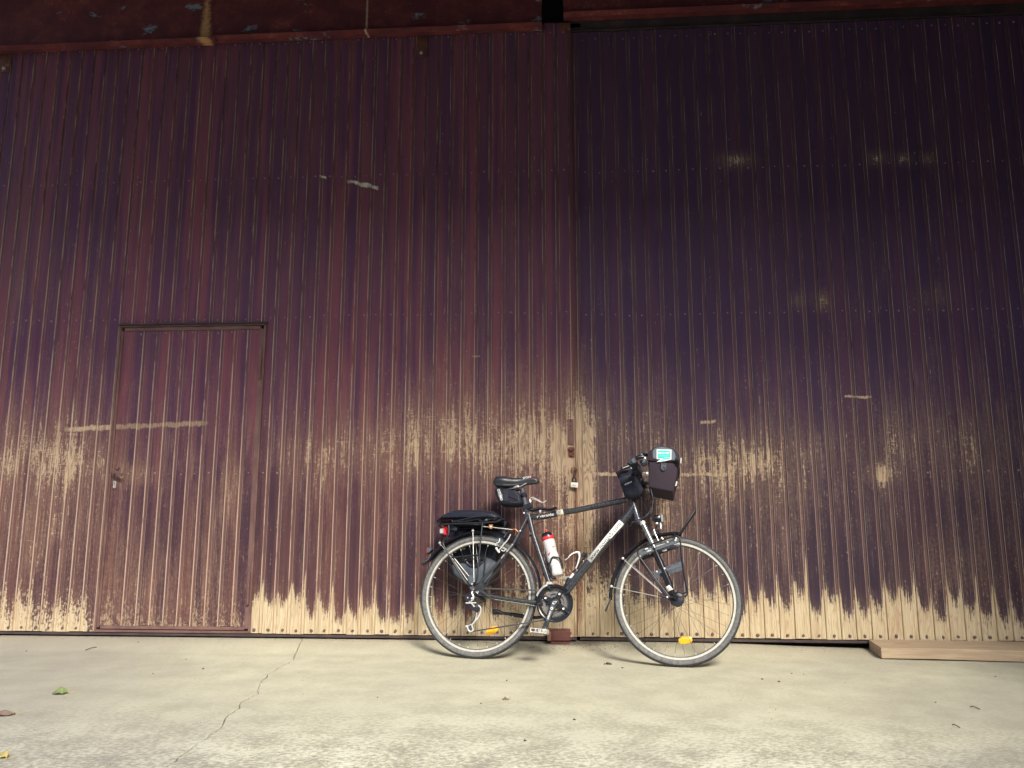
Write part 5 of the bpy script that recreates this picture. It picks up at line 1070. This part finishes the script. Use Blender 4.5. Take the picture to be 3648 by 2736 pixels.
MB().tube(spline([(0.9409,-0.2000,1.0942), (0.9488,-0.2000,1.0616), (0.9600,-0.2000,1.0556), (0.9743,-0.2000,1.0642), (0.9779,-0.2000,1.0789)], 4), .0070, 8).build('bag_mount', M_BLK, hb, 40)
MB().box(Vector((0.9642,-0.1400,1.1379)), (.030, .06, .014), None, None, .004).build('bag_mount', M_BLK, hb, 40)
MB().cyl((0.9436,-0.1600,1.1295), (0.9522,-0.1600,1.1308), .005, None, 8).build('mount_screw', M_SILV, hb, 40)
MB().box(Vector((0.9617,-0.1600,1.1046)), (.016, .03, .014), None, None, .003).build('mount_pin', M_ALU, hb, 40)
MB().tube([(0.8227,-0.1100,1.0608), (0.8815,-0.1200,1.0769)], [.0065, .0085], 10).build('phone_edge', M_BLKG, hb, 40)
MB().box(Vector((0.8528,-0.1250,1.0678)), (.040, .004, .003), Matrix.Rotation(R(-20), 3, 'Y')).build('silver_trim', M_SILV, hb, 0)
MB().box(Vector((0.8815,-0.1350,1.0663)), (.009, .006, .006), Matrix.Rotation(R(-35), 3, 'Y'), None, .001).build('blue_tab', M_BLUE, hb, 0)
MB().lathe([(.004, -.002), (.009, -.003), (.010, 0)], (0.8918,-0.1400,1.0549), (0, 1, 0), 14).build('stem_bolt', M_ALU, hb, 40)
def cable(pts, r=.0025, mat=M_BLK): MB().tube(spline(pts, 7), r, 6).build('cable', mat, hb, 60)
cable([(0.9270,-0.1700,1.0346), (0.9338,-0.1500,0.9985), (0.9239,-0.1300,0.9801), (0.9195,-0.1200,0.9531), (0.9246,-0.1100,0.9144), (0.9483,-0.0900,0.8605), (0.9721,-0.0700,0.8213), (0.9933,-0.0500,0.7907), (1.0038,-0.0400,0.7725)])
cable([(0.9389,-0.1200,1.0597), (0.9543,-0.1000,1.0171), (0.9765,-0.1000,0.9813), (0.9953,-0.1000,0.9223), (1.0009,-0.0900,0.8750), (0.9898,-0.0800,0.8336), (0.9661,-0.0700,0.8039), (0.9363,-0.0500,0.7819), (0.9008,-0.0300,0.7713), (0.8778,-0.0300,0.7684)], .0025, M_GREY)
cable([(0.9187,0.0500,1.1181), (0.9354,0.0500,1.0436), (0.9670,0.0400,0.9676), (0.9923,0.0400,0.9193), (1.0001,0.0300,0.8573), (0.9909,0.0200,0.8138)])
cable([(0.9274,-0.0000,1.1168), (0.9456,-0.0000,0.9702), (0.9362,-0.0000,0.9312), (0.9070,-0.0100,0.8903), (0.8776,-0.0100,0.8636)])
cable([(0.9379,0.0300,0.9533), (0.9394,0.0300,0.8722), (0.9218,0.0200,0.8256)])
cable([(0.9181,-0.0300,0.7810), (0.8988,-0.0300,0.7693), (0.8758,-0.0300,0.7634), (0.8705,-0.0250,0.7473), (0.8310,-0.0250,0.7452)], .003)
cable([(0.8737,-0.0000,0.7479), (0.8888,-0.0000,0.7286), (0.9116,-0.0000,0.7171), (0.9345,-0.0000,0.7172)], .002)
cable([(0.6454,-0.0160,0.8542), (0.7508,-0.0160,0.8664), (0.7910,-0.0140,0.8749), (0.8350,-0.0120,0.8671)], .002)
cable([(0.9143,-0.0300,0.7849), (0.9526,-0.0300,0.7966), (0.9838,-0.0300,0.8316), (0.9977,-0.0200,0.8769), (1.0002,-0.0200,0.9045)], .0022, M_GREY)

# handlebar bag
hbag = bthing('handlebar_bag', 'dark boxy bag with clear top pocket and teal sticker on the handlebar', 'handlebar bag', (1.0497,-0.0000,0.9576))
BODY = [(0.9835,-0.1200,1.0996), (1.1473,-0.1200,1.0905), (1.1440,-0.1200,1.0573), (1.1363,-0.1200,1.0102), (1.1238,-0.1200,0.9693), (1.1187,-0.1200,0.9401), (1.1117,-0.1200,0.9222), (1.0443,-0.1200,0.9362), (0.9791,-0.1200,0.9504), (0.9790,-0.1200,0.9998), (0.9826,-0.1200,1.0532)]
MB().prism(BODY, [(-.120, .006), (-.117, .002), (-.110, 0), (.110, 0), (.117, .002), (.120, .006)]).build('bag_body', M_BAG, hbag, 40)
LID = [(0.9763,-0.1200,1.1027), (0.9764,-0.1200,1.1374), (0.9866,-0.1200,1.1584), (1.0042,-0.1200,1.1748), (1.0275,-0.1200,1.1850), (1.0591,-0.1200,1.1881), (1.0962,-0.1200,1.1838), (1.1245,-0.1200,1.1742), (1.1438,-0.1200,1.1558), (1.1544,-0.1200,1.1346), (1.1579,-0.1200,1.1106), (1.1557,-0.1200,1.0868), (1.1498,-0.1200,1.0632), (1.1441,-0.1200,1.0603), (1.1431,-0.1200,1.0915), (1.0710,-0.1200,1.0963)]
ld = MB().prism(LID, [(-.130, .008), (-.128, .003), (-.122, 0), (.122, 0), (.128, .003), (.130, .008)]).build('lid', M_BAG, hbag, 40)
WIN = [(1.0075,-0.1250,1.1150), (1.0075,-0.1250,1.1566), (1.0188,-0.1250,1.1731), (1.0362,-0.1250,1.1804), (1.0620,-0.1250,1.1823), (1.0933,-0.1250,1.1763), (1.1214,-0.1250,1.1638), (1.1321,-0.1250,1.1425), (1.1357,-0.1250,1.1215), (1.1280,-0.1250,1.1013)]
MB().prism(WIN, [(-.1322, .001), (-.1315, 0), (-.128, 0)]).build('map_window', M_VINYL, ld, 30)
MB().tube([(Vector(p) + Vector((0, -.007, 0))) for p in WIN], .0018, 6, None, True).build('window_piping', M_GREY, ld, 40)
def kpoly(pts): return [p for p in pts]
MB().prism([(1.0291,-0.1320,1.1677), (1.1131,-0.1320,1.1648), (1.1106,-0.1320,1.1056), (1.0734,-0.1320,1.0965), (1.0460,-0.1320,1.0937), (1.0270,-0.1320,1.0928), (1.0502,-0.1320,1.1084), (1.0278,-0.1320,1.1091)], [(-.1336, .0003), (-.1330, 0), (-.1315, 0)]).build('sticker', M_WHITE, ld, 0)
MB().prism([(1.0363,-0.1340,1.1610), (1.1061,-0.1340,1.1570), (1.1044,-0.1340,1.1107), (1.0737,-0.1340,1.1063), (1.0602,-0.1340,1.1129), (1.0352,-0.1340,1.1137)], [(-.1342, .0002), (-.1337, 0)]).build('sticker_print', M_TEAL, ld, 0)
MB().prism([(1.0555,-0.1340,1.1058), (1.0736,-0.1340,1.1051), (1.0705,-0.1340,1.1008), (1.0493,-0.1340,1.0995)], [(-.1342, .0002), (-.1337, 0)]).build('sticker_print', M_TEAL, ld, 0)
text(ld, 'MACH MIT', (1.0705,-0.1344,1.1434), .0165, R(-1.5), M_WHITE, .0003, bold=.0005, sx=.80)
text(ld, 'offene Werkstatt', (1.0697,-0.1344,1.1274), .0078, R(-1), M_PRINT, .0003, sx=1.0); 
MB().prism([(1.0702,-0.1340,1.1175), (1.1019,-0.1340,1.1167), (1.1019,-0.1340,1.1143), (1.0701,-0.1340,1.1151)], [(-.1347, .0), (-.1342, 0)]).build('sticker_line', M_PRINT, ld, 0)
bk = MB().prism([(1.0505,-0.1250,1.0898), (1.0817,-0.1250,1.0888), (1.0809,-0.1250,1.0567), (1.0760,-0.1250,1.0455), (1.0649,-0.1250,1.0406), (1.0534,-0.1250,1.0463), (1.0492,-0.1250,1.0571)], [(-.131, .002), (-.129, 0), (-.119, 0)]).build('buckle', M_GREY, hbag, 40)
MB().prism([(1.0535,-0.1300,1.0890), (1.0796,-0.1300,1.0881), (1.0787,-0.1300,1.0777), (1.0538,-0.1300,1.0786)], [(-.1325, .0), (-.131, 0)]).build('strap', M_INK, bk, 30)
MB().lathe([(.002, -.0006), (.008, -.0015), (.0095, .001)], (1.0655,-0.1315,1.0557), (0, 1, 0), 16).build('buckle_dimple', M_BLK, bk, 40)
MB().tube([(1.1367,-0.1000,0.9859), (1.1303,-0.1000,0.9625), (1.1261,-0.1000,0.9625)], .004, 6).build('side_tab', M_PRINT, hbag, 40)
MB().tube([(1.1653,-0.0500,1.1363), (1.1614,-0.0500,1.1060)], .004, 6).build('side_tab', M_PRINT, hbag, 40)

# stem pouch
sp = bthing('stem_pouch', 'black drawstring pouch hanging behind the handlebar stem on the top tube', 'pouch', (0.8951,-0.0000,0.9134))
PO = [(0.7900,-0.0500,1.0535), (0.8151,-0.0500,1.0678), (0.8475,-0.0500,1.0781), (0.8784,-0.0500,1.0793), (0.8913,-0.0500,1.0548), (0.9226,-0.0500,1.0032), (0.9492,-0.0500,0.9522), (0.9475,-0.0500,0.9358), (0.9299,-0.0500,0.9166), (0.9067,-0.0500,0.9049), (0.8807,-0.0500,0.8991), (0.8605,-0.0500,0.9036), (0.8461,-0.0500,0.9140), (0.8317,-0.0500,0.9349), (0.8189,-0.0500,0.9799), (0.8060,-0.0500,1.0193)]
MB().prism(PO, [(-.082, .030), (-.078, .016), (-.068, .005), (-.055, 0), (.000, 0), (.012, .006), (.020, .02)]).build('pouch_body', M_FAB, sp, 80)
MB().prism([(0.8072,-0.0800,1.0116), (0.8785,-0.0800,1.0410), (0.8926,-0.0800,1.0138), (0.8227,-0.0800,0.9770)], [(-.0822, .001), (-.0812, 0), (-.070, 0)]).build('pouch_band', M_BLK, sp, 60)
MB().tube(spline([(0.7923,-0.0600,1.0502), (0.8084,-0.0780,1.0423), (0.8437,-0.0800,1.0595), (0.8752,-0.0700,1.0694)], 5), .0055, 8).build('drawstring_hem', M_BLK, sp, 60)
text(sp, 'OTRIVM', (0.8627,-0.0835,0.9818), .0105, R(25), M_PRINT, .0003, bold=.0005, sx=1.15)
MB().tube([(0.8160,-0.0500,0.9785), (0.8195,-0.0580,0.9750)], .0045, 8).build('cord_stop', M_GREY, sp, 40)

# pannier on the far side
pn = bthing('pannier', 'black roll-top pannier hanging on the far side of the rear rack', 'pannier', (-0.0645,0.1200,0.4233))
PB = [(-0.2570,0.1000,0.6760), (-0.2475,0.1000,0.5974), (-0.2215,0.1000,0.5264), (-0.1971,0.1000,0.4723), (-0.1474,0.1000,0.4382), (-0.0926,0.1000,0.4219), (0.0006,0.1000,0.4221), (0.0260,0.1000,0.4414), (0.0496,0.1000,0.4954), (0.0783,0.1000,0.5818), (0.1110,0.1000,0.7311), (0.1117,0.1000,0.7870), (-0.2620,0.1000,0.7858)]
MB().prism(PB, [(.088, .012), (.092, .003), (.10, 0), (.17, -.004), (.20, .002), (.215, .018)]).build('bag_body', M_TARP, pn, 60)
MB().prism([(-0.2054,0.0850,0.5277), (-0.1437,0.0850,0.5414), (-0.0751,0.0850,0.5232), (-0.0326,0.0850,0.5398), (0.0019,0.0850,0.5786), (0.0700,0.0850,0.5507), (0.0499,0.0850,0.4934), (0.0264,0.0850,0.4395), (0.0041,0.0850,0.4250), (-0.0888,0.0850,0.4248), (-0.1402,0.0850,0.4428), (-0.1864,0.0850,0.4769)], [(.082, .003), (.084, 0), (.090, 0)]).build('back_plate', M_GREY, pn, 40)
MB().tube(spline([(-0.1234,0.0800,0.5602), (-0.1048,0.0800,0.5348), (-0.0770,0.0800,0.5209), (-0.0438,0.0800,0.5245), (-0.0248,0.0800,0.5423)], 5), .0075, 8).build('hook_rail', M_BLK, pn, 40)
MB().tube(spline([(-0.0213,0.0800,0.5392), (-0.0028,0.0800,0.5650), (-0.0013,0.0800,0.5970), (-0.0105,0.0800,0.6114)], 5), .0040, 8).build('hook_arm', M_BLK, pn, 40)
MB().tube([(-0.1736,0.0780,0.5609), (-0.0362,0.0780,0.5722)], .0042, 8).build('hook_bar', M_BLACKMETAL, pn, 40)
MB().box(Vector((-0.1934,0.0800,0.6159)), (.010, .006, .030), Matrix.Rotation(R(-20), 3, 'Y'), None, .001).build('plastic_clip', M_PRINT, pn, 30)
for i in range(5): MB().box(Vector((-0.1509,0.0850,0.6448)) + Vector((.004 * (i % 2), 0, -.0055 * i)), (.042 - .006 * (i % 3), .002, .0012)).build('printed_line', M_PRINT, pn, 0)
TOP = [(-0.2935,0.0600,0.7728), (-0.2785,0.0600,0.7929), (-0.2521,0.0600,0.8097), (-0.2222,0.0600,0.8264), (-0.1921,0.0600,0.8398), (-0.1440,0.0600,0.8422), (-0.0755,0.0600,0.8429), (-0.0139,0.0600,0.8396), (0.0270,0.0600,0.8363), (0.0611,0.0600,0.8310), (0.0855,0.0600,0.8152), (0.1099,0.0600,0.7972), (0.1383,0.0600,0.7766), (0.1179,0.0600,0.7710), (0.0304,0.0600,0.7756), (-0.1051,0.0600,0.7725), (-0.2077,0.0600,0.7708)]
mb = MB(); mb.prism(TOP, [(-.046, .020), (-.038, .008), (-.024, .001), (.02, -.002), (.10, 0), (.17, .004), (.20, .014)])
mb.build('roll_top', M_TARP, pn, 70)
MB().tube(spline([(-0.1807,-0.0450,0.7672), (-0.1435,-0.0470,0.7718), (-0.0941,-0.0470,0.7832), (-0.0452,-0.0450,0.7941), (0.0210,-0.0450,0.7984), (0.0859,-0.0400,0.7979), (0.0994,-0.0400,0.7915)], 5), .0045, 8).build('fold', M_TARP, pn, 60)
MB().tube(spline([(-0.1846,-0.0450,0.7737), (-0.1756,-0.0500,0.7630), (-0.0756,-0.0500,0.7691), (-0.0264,-0.0500,0.7795), (0.0075,-0.0500,0.7667), (0.0367,-0.0500,0.7765), (0.0976,-0.0450,0.7840)], 5), .0050, 8).build('strap', M_BLKG, pn, 60)
MB().box(Vector((0.0257,-0.0520,0.7744)), (.016, .008, .012), None, None, .002).build('buckle', M_GREY, pn, 40)
MB().prism([(0.0951,0.0200,0.8038), (0.1165,0.0200,0.7745), (0.1473,0.0200,0.7688), (0.1315,0.0200,0.7389), (0.1266,0.0200,0.7713), (0.0998,0.0200,0.7777)], [(-.03, .001), (-.028, 0), (-.02, 0)]).build('side_flap', M_TARP, pn, 40)
MB().prism([(0.0361,0.0800,0.7697), (0.1102,0.0800,0.7699), (0.1128,0.0800,0.7144), (0.0821,0.0800,0.7272)], [(.080, .001), (.082, 0), (.09, 0)]).build('bag_panel', M_GREY, pn, 40)
